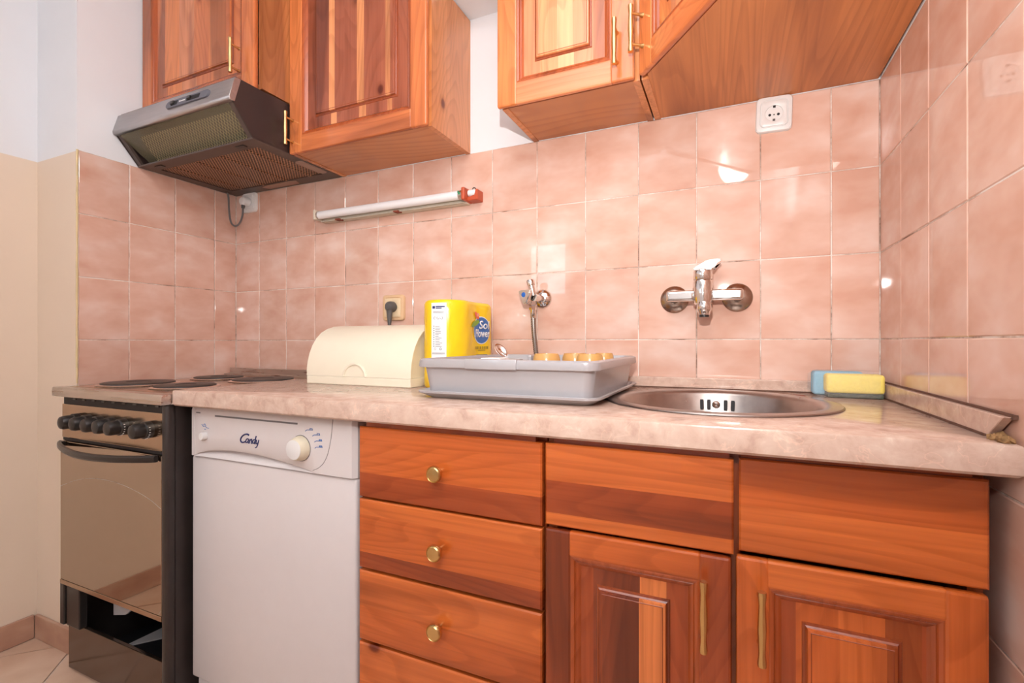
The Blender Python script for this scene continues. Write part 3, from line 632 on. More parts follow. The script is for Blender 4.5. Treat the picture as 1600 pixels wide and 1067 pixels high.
# open compartment under the oven with its fallen-forward front
M().box(X0 + 0.036, X1 - 0.021, -0.57, -0.06, 0.030, 0.036).build('compartment_floor', DARKIN, st)
M().prism([(X0 + 0.10, -0.50), (X0 + 0.36, -0.18), (X0 + 0.12, -0.10)], 0.037, 0.040, 'z').build('metal_sheet', WHITEEN, st)
M().box(X0 + 0.30, X1 - 0.03, -0.20, -0.19, 0.04, 0.20).build('inner_panel', STEEL, st)
M().prism([(X0 + 0.097, 0.150), (X0 + 0.16, 0.165), (X0 + 0.25, 0.232), (X0 + 0.20, 0.27), (X0 + 0.097, 0.282)], -0.52, -0.512, 'y').build('inner_panel', WHITEEN, st)
M().box(X0 + 0.005, X1 - 0.022, -0.592, -0.580, 0.008, 0.147, 0.002).build('drawer_front', plain('smoked_drawer_steel', (0.16, 0.12, 0.10), 0.12, metal=0.9), st)

# ================================================================== DISHWASHER
dw = thing('dishwasher', 'white dishwasher with round dial between cooker and drawers', 'dishwasher', (0.877, -0.28, 0))
DX0, DX1, DY = 0.598, 1.156, -0.560
M().box(DX0 + 0.003, DX1 - 0.003, -0.535, -0.03, 0.02, 0.826, 0.002).build('body', WHITEEN, dw)
m = M(); m.box(DX0, DX1, DY, -0.537, 0.112, 0.6955, 0.007, 3); dd = m.build('door', WHITEEN, dw, True)
def zarch(x):
    t = (x - 0.622) / (1.040 - 0.622)
    return 0.0 if t <= 0 or t >= 1 else math.sin(PI * t ** 0.75) ** 0.75
def zbot(x): return 0.697
m = M(); rs = []
n = 64
for i in range(n + 1):
    x = DX0 + (DX1 - DX0) * i / n; a = zarch(x); e = min(1.0, min(x - DX0, DX1 - x) / 0.012); off = (1 - math.sqrt(max(0, 1 - (1 - e) ** 2))) * 0.010
    yf = DY - 0.006 + off; zb = zbot(x); za = zb + 0.0004 + 0.024 * a; dp = 0.020 * a
    rs.append([(x, -0.536, 0.8265), (x, yf + 0.010, 0.8265), (x, yf + 0.003, 0.8235), (x, yf, 0.816), (x, yf, 0.76), (x, yf, za + 0.004 * a + 0.0002), (x, yf + 0.003 * a, za), (x, yf + dp, za - 0.001 * a), (x, yf + dp, za - 0.004 * a), (x, yf + 0.002 * a, zb + 0.0002), (x, yf + 0.003, zb), (x, -0.536, zb)])
m.rings(rs); cpn = m.build('control_panel', WHITEEN, dw, True)
YP = DY - 0.0062
M().box(0.700, 0.987, YP - 0.0006, YP + 0.0012, 0.8035, 0.8075).build('slot_line', GREYPRINT, cpn)
M().box(0.626, 0.642, YP - 0.0005, YP + 0.0012, 0.8085, 0.8115).build('printed_mark', GREYPRINT, cpn)
def stroke(pts, r=0.0014, sm=2): 
    q = [(0.7925 + (x + 0.30 * y) * 0.0128, YP - 0.0003, 0.7465 + y * 0.0128) for x, y in pts]; m_logo.tube(q, r, 6, sm)
m_logo = M()
stroke([(2.15, 1.55), (1.7, 1.75), (0.9, 1.65), (0.25, 1.15), (0.05, 0.55), (0.35, 0.1), (0.95, 0.0), (1.5, 0.25)], 0.0019)
stroke([(2.30, 0.75), (1.85, 0.9), (1.55, 0.5), (1.70, 0.05), (2.10, 0.15), (2.35, 0.8), (2.25, 0.15), (2.5, 0.05)])
stroke([(2.65, 0.85), (2.65, 0.0)], sm=0); stroke([(2.65, 0.45), (2.95, 0.9), (3.2, 0.75), (3.15, 0.05), (3.35, 0.05)])
stroke([(4.10, 0.75), (3.70, 0.9), (3.45, 0.45), (3.60, 0.05), (3.95, 0.15), (4.15, 0.8)]); stroke([(4.10, 1.55), (4.10, 0.05), (4.3, 0.05)], sm=0)
stroke([(4.42, 0.85), (4.42, 0.2), (4.65, 0.05), (4.95, 0.3)]); stroke([(5.02, 0.88), (4.98, 0.0), (4.85, -0.6), (4.5, -0.65)])
m_logo.build('brand_lettering', NAVY, cpn, True)
M().lathe([(0.0105, 0), (0.0105, 0.010), (0.0085, 0.013), (0.001, 0.0135)], (0.662, YP + 0.001, 0.752), (0, -1, 0), n=20).build('power_button', WHITEPL, cpn, True)
M().lathe([(0.0300, 0), (0.0300, 0.0008)], (0.998, YP + 0.0002, 0.7505), (0, -1, 0), n=36).build('dial_shadow_line', DARKLINE, cpn, True)
dl = M().lathe([(0.0288, 0), (0.0280, 0.006), (0.0240, 0.019), (0.0225, 0.021), (0.001, 0.0215)], (0.998, YP, 0.7505), (0, -1, 0), n=36).build('dial', IVORYPL, cpn, True)
M().lathe([(0.0222, 0), (0.0222, 0.0014), (0.020, 0.0022), (0.001, 0.0022)], (0.998, YP - 0.0208, 0.7505), (0, -1, 0), n=36).build('dial_cap', WHITEPL, dl, True)
# printed programme symbols
def ink(name, strokes, mat, r=0.0008):
    m = M()
    for s in strokes: m.tube([(x, YP - 0.0002, z) for x, z in s], r, 5)
    return m.build(name, mat, cpn)
ink('programme_symbol', [[(0.648, 0.781), (0.655, 0.775), (0.661, 0.777), (0.668, 0.773), (0.676, 0.772)], [(0.655, 0.779), (0.660, 0.783), (0.664, 0.778)], [(0.659, 0.769), (0.664, 0.769)]], BLUEPRINT)
for k, (x, z) in enumerate(((1.012, 0.7935), (1.034, 0.784), (1.040, 0.771), (1.041, 0.757))):
    ink('programme_symbol', [[(x, z - 0.003), (x + 0.005, z), (x + 0.014, z + 0.0005), (x + 0.020, z + 0.001)], [(x + 0.014, z), (x + 0.014, z + 0.004), (x + 0.021, z + 0.004), (x + 0.022, z)]] + ([[(x + 0.015, z + 0.002), (x + 0.021, z + 0.002)]] if k > 1 else []), BLUEPRINT)
m = M(); m.tube([(1.094, YP - 0.0001, 0.822), (1.091, YP - 0.0001, 0.79), (1.083, YP - 0.0001, 0.752), (1.070, YP - 0.0001, 0.725), (1.052, YP - 0.0001, 0.710), (1.035, YP - 0.0001, 0.7035)], 0.0006, 5, 2); m.build('panel_seam', DARKLINE, cpn)
m = M(); m.tube([(0.620, YP - 0.0001, 0.822), (0.619, YP - 0.0001, 0.77), (0.624, YP - 0.0001, 0.70)], 0.0005, 5, 1); m.build('panel_seam', WHITEPL, cpn)
M().box(DX0 + 0.006, DX1 - 0.006, DY + 0.012, -0.50, 0.020, 0.104, 0.006, 3).build('kick_plate', WHITEEN, dw, True)

# ================================================================== RANGE HOOD
hd = thing('range_hood', 'dark range hood with steel front and glass visor over the cooker', 'range hood', (0.29, -0.2, 1.612))
HX0, HX1, HB, HF = 0.003, 0.5855, 1.606, -0.372
side = [(-0.002, HB + 0.002), (HF, HB + 0.002), (-0.437, 1.690), (-0.425, 1.757), (-0.30, 1.766), (-0.002, 1.766)]
m = M()
for x in (HX0, HX1 - 0.004): m.prism(side, x, x + 0.004, 'x')
m.box(HX0 + 0.004, HX1 - 0.004, -0.425, -0.002, 1.760, 1.766); m.box(HX0 + 0.004, HX1 - 0.004, -0.006, -0.002, HB + 0.003, 1.76)
m.build('body', HOODDARK, hd)
m = M(); m.prism([(-0.446, 1.690), (-0.449, 1.700), (-0.432, 1.760), (-0.426, 1.763), (-0.410, 1.763), (-0.430, 1.690)], HX0 - 0.001, HX1 + 0.001, 'x', bev=0.0015); fp = m.build('front_panel', HOODGREY, hd, True)
tl = math.atan2(0.017, 0.060); nrm = Vector((0, -math.cos(tl), math.sin(tl) * -0.0)) 
xfc = Matrix.Translation((0.390, -0.4405, 1.7300)) @ Matrix.Rotation(-tl, 4, 'X')
def capsule(w, h, n=8):
    return [(w / 2 - h / 2 + h / 2 * math.cos(a), h / 2 * math.sin(a)) for a in [(-PI / 2 + PI * i / n) for i in range(n + 1)]] + [(-w / 2 + h / 2 + h / 2 * math.cos(a), h / 2 * math.sin(a)) for a in [(PI / 2 + PI * i / n) for i in range(n + 1)]]
m = M(xfc); m.prism(capsule(0.205, 0.026), -0.0045, 0.002, 'y'); cs = m.build('control_strip', plain('slate_plastic', (0.12, 0.12, 0.15), 0.4), fp)
for x0, w2, kx in ((-0.060, 0.030, -0.066), (0.030, 0.060, 0.014)):
    m = M(xfc); m.prism([(x0 - w2 / 2, -0.0075), (x0 + w2 / 2, -0.0075), (x0 + w2 / 2, 0.0075), (x0 - w2 / 2, 0.0075)], -0.0052, -0.004, 'y'); m.build('slider_slot', DARKIN, cs)
    m = M(xfc); m.box(kx - 0.007, kx + 0.007, -0.0105, -0.005, -0.006, 0.006, 0.0015); m.build('slider', BLACKPL, cs)
m = M(xfc)
for i in range(6): m.box(-0.036 + i * 0.005, -0.0325 + i * 0.005, -0.0050, -0.0044, -0.002, 0.002 if i else 0.0035)
m.build('printed_mark', WHITEPL, cs)
m = M(); m.prism([(-0.4375, 1.688), (-0.4325, 1.688), (HF + 0.030, 1.630), (HF + 0.026, 1.627)], HX0 + 0.02, HX1 - 0.02, 'x'); m.build('visor', VISOR, hd)
m = M(); m.prism([(-0.398, 1.690), (-0.394, 1.690), (HF + 0.040, 1.622), (HF + 0.036, 1.622)], HX0 + 0.06, HX1 - 0.05, 'x'); m.build('front_filter', MESHF, hd)
for x in (HX0 + 0.0045, HX1 - 0.0205): m = M(); m.prism([(-0.436, 1.692), (-0.424, 1.692), (HF + 0.012, HB + 0.004), (HF, HB + 0.004)], x, x + 0.016, 'x'); m.build('visor_frame', HOODFRAME, hd)
m = M()
for b_ in ((HX0, HX1, HF, HF + 0.050), (HX0, HX1, -0.055, -0.002), (HX0, HX0 + 0.045, HF + 0.05, -0.055), (HX1 - 0.045, HX1, HF + 0.05, -0.055)): m.box(b_[0], b_[1], b_[2], b_[3], HB - 0.001, HB + 0.004)
m.build('bottom_frame', HOODFRAME, hd)
# ridged filter plate
fx0, fx1, fy0, fy1 = HX0 + 0.045, HX1 - 0.045, HF + 0.05, -0.055
xs = [fx0]
for k in range(4):
    c = fx0 + (fx1 - fx0) * (k + 0.5) / 4; xs += [c - 0.012, c - 0.004, c + 0.004, c + 0.012]
xs.append(fx1)
zz = [0.003] + [0.002, -0.0015, -0.0015, 0.002] * 4 + [0.003]
m = M(); m.prism([(x, HB + z) for x, z in zip(xs, zz)] + [(fx1, HB + 0.006), (fx0, HB + 0.006)], fy0, fy1, 'y'); m.build('filter', MESHM, hd)
for cx_, cy_, w_, h_ in ((0.5605, -0.125, 0.034, 0.12),): 
    m = M(); m.prism([(cx_ + u, cy_ + v) for u, v in ((-w_ / 2, -h_ / 2 + 0.008), (-w_ / 2 + 0.008, -h_ / 2), (w_ / 2 - 0.008, -h_ / 2), (w_ / 2, -h_ / 2 + 0.008), (w_ / 2, h_ / 2 - 0.008), (w_ / 2 - 0.008, h_ / 2), (-w_ / 2 + 0.008, h_ / 2), (-w_ / 2, h_ / 2 - 0.008))], HB - 0.004, HB - 0.0011, 'z'); m.build('lamp_cover', TANPLATE, hd)
m = M(); m.prism([(0.215, -0.045), (0.245, -0.050), (0.365, -0.050), (0.395, -0.045), (0.385, -0.020), (0.225, -0.020)], HB - 0.004, HB - 0.0011, 'z'); m.build('lamp_cover', TANPLATE, hd)
for x in (0.085, 0.50): M().box(x - 0.018, x + 0.018, HF + 0.018, HF + 0.034, HB - 0.004, HB - 0.0008, 0.001).build('latch', BLACKPL, hd)

# ================================================================== SOCKETS
def rr(w, h, r, n=5):
    out = []
    for cx_, cz_, a0 in ((w / 2 - r, h / 2 - r, 0), (-w / 2 + r, h / 2 - r, PI / 2), (-w / 2 + r, -h / 2 + r, PI), (w / 2 - r, -h / 2 + r, 1.5 * PI)):
        out += [(cx_ + r * math.cos(a0 + i * PI / 2 / n), cz_ + r * math.sin(a0 + i * PI / 2 / n)) for i in range(n + 1)]
    return out
def socket(label, x, z, w_, h_, mo, mi, open_=True, tilt=0):
    t = thing('wall_socket', label, 'socket', (x, 0, z), 'wall sockets')
    xf = Matrix.Translation((x, 0, z)) @ Matrix.Rotation(tilt, 4, 'Y')
    m = M(xf); R_ = lambda d, y: [(px, y, pz) for px, pz in rr(w_ - 2 * d, h_ - 2 * d, 0.012)]
    m.rings([R_(0, 0.001), R_(0, -0.007), R_(0.002, -0.010), R_(0.009, -0.0115), R_(0.011, -0.009)]); m.build('frame', mo, t, True)
    # insert with a round well
    n = 48; hw, hh = w_ / 2 - 0.0125, h_ / 2 - 0.0125; wr_ = 0.0195
    def sq(k, s, y):
        a = 2 * PI * k / n; c, d = math.cos(a), math.sin(a); q = min(hw / abs(c) if abs(c) > 1e-6 else 9, hh / abs(d) if abs(d) > 1e-6 else 9) * s; return (c * q, y, d * q)
    ci = lambda r, y: [(r * math.cos(2 * PI * k / n), y, r * math.sin(2 * PI * k / n)) for k in range(n)]
    m = M(xf); m.rings([[sq(k, 1.0, -0.0088) for k in range(n)], [sq(k, 1.0, -0.0125) for k in range(n)], [sq(k, 0.97, -0.0132) for k in range(n)], ci(wr_ + 0.0015, -0.0132), ci(wr_, -0.0122), ci(wr_ - 0.0005, -0.0095)], False, False)
    ins = m.build('insert', mi, t, True)
    m = M(xf); m.lathe([(wr_, 0), (wr_, 0.0006)], (0, -0.0092, 0), (0, -1, 0), n=40); m.build('well', mi, ins)
    if open_:
        for dx in (-0.0095, 0.0095): m = M(xf); m.lathe([(0.0032, 0), (0.0032, 0.0008)], (dx, -0.0096, -0.003), (0, -1, 0), n=14); m.build('pin_hole', DARKIN, ins)
        for s in (1, -1): m = M(xf); m.box(-0.0028, 0.0028, -0.0128, -0.0096, s * 0.0165 - 0.0022, s * 0.0165 + 0.0022); m.build('earth_clip', DARKIN if s > 0 else GREYPL, ins)
        m = M(xf); m.lathe([(0.0018, 0), (0.0018, 0.001)], (0, -0.0097, -0.003), (0, -1, 0), n=10); m.build('screw', GREYPL, ins)
    return t
socket('white wall socket with empty outlet under the corner cabinet', 1.9945, 1.5635, 0.081, 0.088, WHITEPL, WHITEPL, True, 0.03)
socket('beige wall socket with grey plug above the bread box', 0.822, 1.113, 0.092, 0.090, BEIGEPL, BEIGEIN, False)
socket('white wall socket in the corner under the hood', 0.090, 1.567, 0.082, 0.080, WHITEPL, WHITEPL, False)
pg = thing('power_plug', 'grey angled plug in the beige socket', 'plug', (0.822, -0.012, 1.113))
m = M(); m.lathe([(0.0185, 0.0105), (0.0185, 0.024), (0.0165, 0.034), (0.011, 0.040), (0.001, 0.0405)], (0.822, 0.0, 1.116), (0, -1, 0), n=24); m.build('plug_head', GREYPL, pg, True)
m = M(); rs = []
for k in range(9):
    t = k / 8; z = 1.122 - t * 0.068; wv = 0.0145 * (1 - t) + 0.0055 * t; dp = 0.010 * (1 - t) + 0.0055 * t; yc = -0.029
    rs.append([(0.822 + wv * math.cos(a), yc + dp * math.sin(a), z) for a in [2 * PI * i / 12 for i in range(12)]])
m.rings(rs); m.build('plug_neck', GREYPL, pg, True)
for k in range(4): M().lathe([(0.0072 - k * 0.0003, 0), (0.0072 - k * 0.0003, 0.0025)], (0.822, -0.029, 1.068 - k * 0.005), n=12).build('strain_rib', GREYPL, pg, True)
M().tube([(0.822, -0.029, 1.056), (0.822, -0.030, 1.0), (0.824, -0.028, 0.93), (0.83, -0.026, 0.905)], 0.004, 8, 2).build('cable', GREYCABLE, pg, True)
pw = thing('power_plug', 'white plug with looped grey cable from the hood', 'plug', (0.086, -0.012, 1.567))
M().lathe([(0.019, 0.0105), (0.019, 0.026), (0.0175, 0.036), (0.012, 0.041), (0.001, 0.0415)], (0.086, 0, 1.567), (0, -1, 0), n=24).build('plug_head', WHITEPL, pw, True)
M().lathe([(0.008, 0), (0.006, 0.018)], (0.086, -0.030, 1.556), (0, -0.15, -1), n=12).build('cable_boot', GREYPL, pw, True)
M().tube([(0.086, -0.032, 1.542), (0.086, -0.034, 1.505), (0.070, -0.036, 1.474), (0.046, -0.038, 1.466), (0.022, -0.040, 1.482), (0.014, -0.042, 1.54), (0.016, -0.044, 1.585), (0.012, -0.048, 1.612)], 0.0036, 8, 2).build('cable', GREYCABLE, pw, True)

# ================================================================== FLUORESCENT FITTING
fl = thing('tube_light', 'unlit fluorescent tube light fixed to the back wall tiles', 'light', (0.815, 0, 1.455))
M().box(0.512, 1.126, -0.024, -0.0005, 1.437, 1.474, 0.003).build('housing', LAMPWHITE, fl)
m = M(); m.prism([(-0.028, 1.441), (-0.036, 1.437), (-0.0365, 1.4385), (-0.028, 1.4435), (-0.024, 1.4435), (-0.024, 1.441)], 0.512, 1.120, 'x'); m.build('lower_rail', LAMPWHITE, fl)
M().cyl((0.512, -0.041, 1.461), (1.122, -0.041, 1.461), 0.0145, n=24).build('tube', TUBEW, fl, True)
m = M(); m.lathe([(0.0148, 0), (0.0148, 0.012), (0.012, 0.014), (0.012, 0.016)], (0.5115, -0.041, 1.461), (-1, 0, 0), n=24); m.build('tube_cap', STEEL, fl, True)
m = M(); m.box(0.495, 0.505, -0.058, -0.0005, 1.443, 1.480, 0.003); m.build('end_bracket', LAMPWHITE, fl)
m = M(); m.lathe([(0.0150, 0), (0.0150, 0.014)], (1.108, -0.041, 1.461), (1, 0, 0), n=24); m.build('tube_cap', STEEL, fl, True)
m = M(); m.box(1.1225, 1.135, -0.059, -0.0005, 1.441, 1.481, 0.004); m.build('end_bracket', ORANGEPL, fl)
m = M(); m.prism([(1.135, 1.441), (1.172, 1.441), (1.172, 1.475), (1.164, 1.475), (1.163, 1.455), (1.135, 1.453)], -0.040, -0.0005, 'y', bev=0.002); m.build('starter_holder', ORANGEPL, fl)
M().lathe([(0.0105, 0), (0.0105, 0.022), (0.008, 0.026), (0.001, 0.0262)], (1.1365, -0.030, 1.466), (1, 0, 0), n=18).build('starter', WHITEPL, fl, True)
M().tube([(1.145, -0.026, 1.476), (1.150, -0.025, 1.486), (1.157, -0.022, 1.482), (1.160, -0.015, 1.470)], 0.0016, 6, 2).build('wire', BLACKPL, fl, True)
m = M(); m.box(1.112, 1.118, -0.0565, -0.054, 1.459, 1.466); m.box(1.109, 1.113, -0.0565, -0.054, 1.464, 1.471); m.build('printed_mark', GREENMARK, fl)
for x in (0.60, 0.86): M().box(x - 0.010, x + 0.010, -0.046, -0.022, 1.4345, 1.440, 0.001).build('clip', RUST, fl)

# ================================================================== BREAD BOX
bb = thing('bread_box', 'cream plastic roll-top bread box on the worktop', 'bread box', (0.924, -0.18, CT))
bx0, bx1 = 0.735, 1.113
M().box(bx0 + 0.001, bx1, -0.3075, -0.052, CT, 0.8935, 0.002).build('base', CREAM, bb)
arc = [(-0.3065, 0.894), (-0.306, 0.915), (-0.303, 0.935), (-0.296, 0.960), (-0.285, 0.983), (-0.270, 1.004), (-0.250, 1.022), (-0.226, 1.034), (-0.198, 1.042), (-0.165, 1.045), (-0.100, 1.045), (-0.070, 1.040), (-0.054, 1.024), (-0.052, 0.894)]
for x in (bx0 + 0.006, bx1 - 0.010): m = M(); m.prism([(y * 0.985 - 0.0028, 0.894 + (z - 0.894) * 0.975) for y, z in arc], x, x + 0.004, 'x'); m.build('side_panel', CREAM, bb)
m = M(); rs = []
inner = [(y + 0.0035 * (1 if y < -0.18 else (-1 if y < -0.06 else -1)), z - (0.0035 if z > 0.9 else 0)) for y, z in arc]
prof_ = arc + inner[::-1]
m.prism(prof_, bx0, bx1, 'x'); ld = m.build('lid', CREAM, bb, True)
# raised half-moon grip
m = M(); rs = []
def lid_y(z):
    for (y0, z0), (y1, z1) in zip(arc, arc[1:]):
        if z0 <= z <= z1 and z1 > z0: return y0 + (y1 - y0) * (z - z0) / (z1 - z0)
    return -0.3065
for k in range(19):
    a = PI * k / 18; c, s = math.cos(a), math.sin(a)
    rs.append([(0.921 - 0.001 + (0.040 + dr) * c, lid_y(0.8945 + (0.036 + dr) * s) - dd_, 0.8945 + (0.036 + dr) * s) for dr, dd_ in ((-0.004, 0.000), (-0.003, 0.004), (0.0, 0.0055), (0.003, 0.003), (0.004, 0.000))])
m.rings(rs); m.build('grip', CREAM, ld, True)

# ================================================================== KITCHEN ROLL PACK
kp = thing('kitchen_roll_pack', 'yellow wrapped twin pack of kitchen rolls between bread box and tray', 'kitchen roll', (1.185, -0.17, CT))
pr_, cx1, cy1, cy2 = 0.0625, 1.185, -0.237, -0.110; zt = 1.106
OUT = []
for k in range(33): a = PI + PI * k / 32; OUT.append((cx1 + pr_ * math.cos(a), cy1 + pr_ * math.sin(a)))
for k in range(1, 16): t = k / 16; OUT.append((cx1 + pr_ - 0.007 * math.sin(PI * t) ** 2, cy1 + (cy2 - cy1) * t))
for k in range(33): a = PI * k / 32; OUT.append((cx1 + pr_ * math.cos(a), cy2 + pr_ * math.sin(a)))
for k in range(1, 16): t = k / 16; OUT.append((cx1 - pr_ + 0.007 * math.sin(PI * t) ** 2, cy2 + (cy1 - cy2) * t))
SL = [0.0]
for p, q in zip(OUT, OUT[1:] + OUT[:1]): SL.append(SL[-1] + math.hypot(q[0] - p[0], q[1] - p[1]))
def wrap(s, z, off):
    s %= SL[-1]; i = max(k for k in range(len(OUT)) if SL[k] <= s + 1e-12); p, q = OUT[i], OUT[(i + 1) % len(OUT)]; t = (s - SL[i]) / (SL[i + 1] - SL[i])
    dx, dy = q[0] - p[0], q[1] - p[1]; l = math.hypot(dx, dy)
    return (p[0] + dx * t + dy / l * off, p[1] + dy * t - dx / l * off, z)
def scaled(d, z): return [(x - (x - cx1) * d / pr_, y - ((y - cy1) if y < (cy1 + cy2) / 2 else (y - cy2)) * d / pr_, z) for x, y in OUT]
m = M(); rs = [scaled(0.004, CT + 0.0005), scaled(0.0, CT + 0.006)]
for k in range(1, 12):
    z = CT + 0.006 + (zt - 0.012 - CT - 0.006) * k / 12; rs.append([(x + 0.0006 * math.sin(31 * z * 9 + i * 0.9), y + 0.0006 * math.cos(27 * z * 7 + i * 0.7), z) for i, (x, y) in enumerate(OUT)])
rs += [scaled(0.0, zt - 0.010), scaled(0.003, zt - 0.003), scaled(0.008, zt), scaled(0.03, zt + 0.001)]
m.rings(rs); m.build('wrapper', YELLOWWRAP, kp, True)
def patch(name, s0, s1, z0, z1, off, mat, nu=10): return M().grid(lambda u, v: wrap(s0 + (s1 - s0) * u, z0 + (z1 - z0) * v, off), nu, 2).build(name, mat, kp)
s_l0, s_l1 = 0.0880, 0.1300
lb = patch('label', s_l0, s_l1, CT + 0.02, 1.0965, 0.0014, PAPERW)
def bars(name, lst, mat, off=0.0022):
    m = M()
    for s0, s1, z0, z1 in lst: m.grid(lambda u, v: wrap(s0 + (s1 - s0) * u, z0 + (z1 - z0) * v, off), max(1, int((s1 - s0) / 0.006)), 1)
    return m.build(name, mat, kp)
bars('printed_mark', [(s_l0 + 0.004, s_l0 + 0.012, 1.081, 1.088), (s_l0 + 0.014, s_l1 - 0.004, 1.085, 1.088), (s_l0 + 0.014, s_l1 - 0.012, 1.081, 1.0835)], NAVY)
rnd = random.Random(3)
bars('small_print', [(s_l0 + 0.007, s_l0 + 0.010, 1.034 - 0.053 * k / 9, 1.0365 - 0.053 * k / 9) for k in range(10)] + [(s_l0 + 0.013, s_l0 + 0.022 + rnd.uniform(0, 0.010), 1.034 - 0.0044 * k, 1.0352 - 0.0044 * k) for k in range(13)] + [(s_l0 + 0.006, s_l1 - 0.006, 1.073 - 0.003 * k, 1.074 - 0.003 * k) for k in range(2)] + [(s_l0 + 0.003, s_l1 - 0.003, 0.9645 - 0.0028 * k, 0.9655 - 0.0028 * k) for k in range(2)], GREYPRINT)
def ringmark(m, sc_, zc_, r, a0, a1, wd=0.0012):
    m.grid(lambda u, v: wrap(sc_ + (r + wd * v) * math.cos(a0 + (a1 - a0) * u), zc_ + (r + wd * v) * math.sin(a0 + (a1 - a0) * u), 0.0022), 8, 1)
m = M()
for k in range(3): ringmark(m, s_l0 + 0.011 + k * 0.0095, 1.0565, 0.0025, 0.6 + k * 1.3, 5.2 + k * 1.3)
ringmark(m, s_l0 + 0.012, 0.975, 0.0025, 0, 2 * PI, 0.0006); ringmark(m, s_l0 + 0.027, 0.975, 0.002, 0, 2 * PI, 0.0014)
m.build('care_symbols', GREYPRINT, kp)
bl = []; s = s_l0 + 0.005
while s < s_l1 - 0.006:
    wv = rnd.choice((0.0006, 0.0009, 0.0015)); bl.append((s, s + wv, 0.936, 0.9515)); s += wv + rnd.choice((0.0007, 0.0011))
bars('barcode', bl, NAVY)
sc_, zc_ = 0.284, 1.027
def blob(name, sc2, zc2, ra, rb, off, mat, rot=0.0, pw=1.0):
    def f(u, v):
        a = 2 * PI * u; x, y = ra * v * math.cos(a), rb * v * math.sin(a) * (1 if math.sin(a) > 0 else pw)
        x, y = x * math.cos(rot) - y * math.sin(rot), x * math.sin(rot) + y * math.cos(rot); return wrap(sc2 + x, zc2 + y, off)
    return M().grid(f, 28, 4).build(name, mat, kp)
blob('logo_border', sc_, zc_ + 0.002, 0.0445, 0.0375, 0.0014, PAPERW, 0.0, 1.12)
blob('logo_shape', sc_, zc_ + 0.002, 0.0420, 0.0350, 0.0022, BLUELOGO, 0.0, 1.12)
blob('leaf', sc_ - 0.038, zc_ + 0.018, 0.028, 0.0075, 0.0030, GREENLEAF, 0.28)
blob('flower', sc_ - 0.026, zc_ + 0.041, 0.015, 0.0075, 0.0030, REDFLOWER, -0.5)
blob('flower', sc_ - 0.020, zc_ + 0.043, 0.008, 0.0045, 0.0034, plain('pink_petal_print', (0.85, 0.32, 0.25), 0.4), 0.3)
lettering('brand_lettering', 'Sol', 0.033, lambda x, y, d: wrap(sc_ + 0.012 + x * 1.25, zc_ + 0.014 + y, 0.0030 + d), PAPERW, kp, shear=0.12, bold=0.0005)
lettering('brand_lettering', 'Flower', 0.0265, lambda x, y, d: wrap(sc_ + 0.001 + x * 0.98, zc_ - 0.010 + y * 1.15, 0.0030 + d), PAPERW, kp, shear=0.12, bold=0.0005)
bars('small_print', [(sc_ - 0.032 + k * 0.0085, sc_ - 0.027 + k * 0.0085, 0.9735, 0.981) for k in range(8)] + [(sc_ - 0.018, sc_ + 0.018, 0.969, 0.971)], plain('olive_print', (0.30, 0.20, 0.02), 0.5))
bars('printed_band', [(sc_ - 0.028, sc_ + 0.028, 0.950, 0.958)], GREYPRINT)

# ================================================================== DISH TRAY
tr = thing('dish_drainer', 'silver-grey plastic dish drainer on its drip tray', 'dish drainer', (1.45, -0.26, CT))
ax0, ax1, ay0, ay1 = 1.2570, 1.670, -0.494, -0.060
def rring(d, z, r=0.03, dx=0.0):
    cx_, cy_ = (ax0 + ax1) / 2, (ay0 + ay1) / 2; return [(cx_ + a, cy_ + b, z) for a, b in rr(ax1 - ax0 - 2 * d, ay1 - ay0 - 2 * d, max(r - d * 0.3, 0.008), 6)]
m = M(); m.rings([rring(0.040, CT + 0.0005), rring(0.022, CT + 0.0010), rring(0.006, CT + 0.010), rring(0.0, CT + 0.0125), rring(-0.001, CT + 0.0165), rring(0.002, CT + 0.0180), rring(0.012, CT + 0.0150), rring(0.026, CT + 0.0065), rring(0.045, CT + 0.0060)]); m.build('drip_tray', TRAYPL, tr, True)
zr = 0.957
m = M(); m.rings([rring(0.034, CT + 0.0075), rring(0.021, CT + 0.0095), rring(0.012, zr - 0.020), rring(0.0115, zr - 0.0175), rring(0.001, zr - 0.0185), rring(0.0, zr - 0.016), rring(0.0015, zr - 0.003), rring(0.005, zr), rring(0.012, zr), rring(0.0145, zr - 0.004), rring(0.024, CT + 0.013), rring(0.045, CT + 0.011)]); m.build('basket', TRAYPL, tr, True)
m = M(); m.box(1.388, 1.505, ay0 - 0.003, ay0 + 0.016, zr - 0.020, zr + 0.0012, 0.002); m.box(1.394, 1.500, ay0 + 0.014, ay0 + 0.046, zr - 0.003, zr + 0.0008, 0.001); m.box(1.394, 1.500, ay0 + 0.044, ay0 + 0.09, CT + 0.02, zr - 0.002, 0.003); m.build('cutlery_holder', TRAYPL, tr, True)
m = M(); m.box(1.415, 1.46, ay0 + 0.018, ay0 + 0.06, zr - 0.004, zr + 0.003, 0.001); m.build('holder_lid', WHITEPL, tr)
M().box(1.424, 1.436, ay0 + 0.25, ay0 + 0.33, CT + 0.0115, zr + 0.004, 0.004).build('divider', TRAYPL, tr)
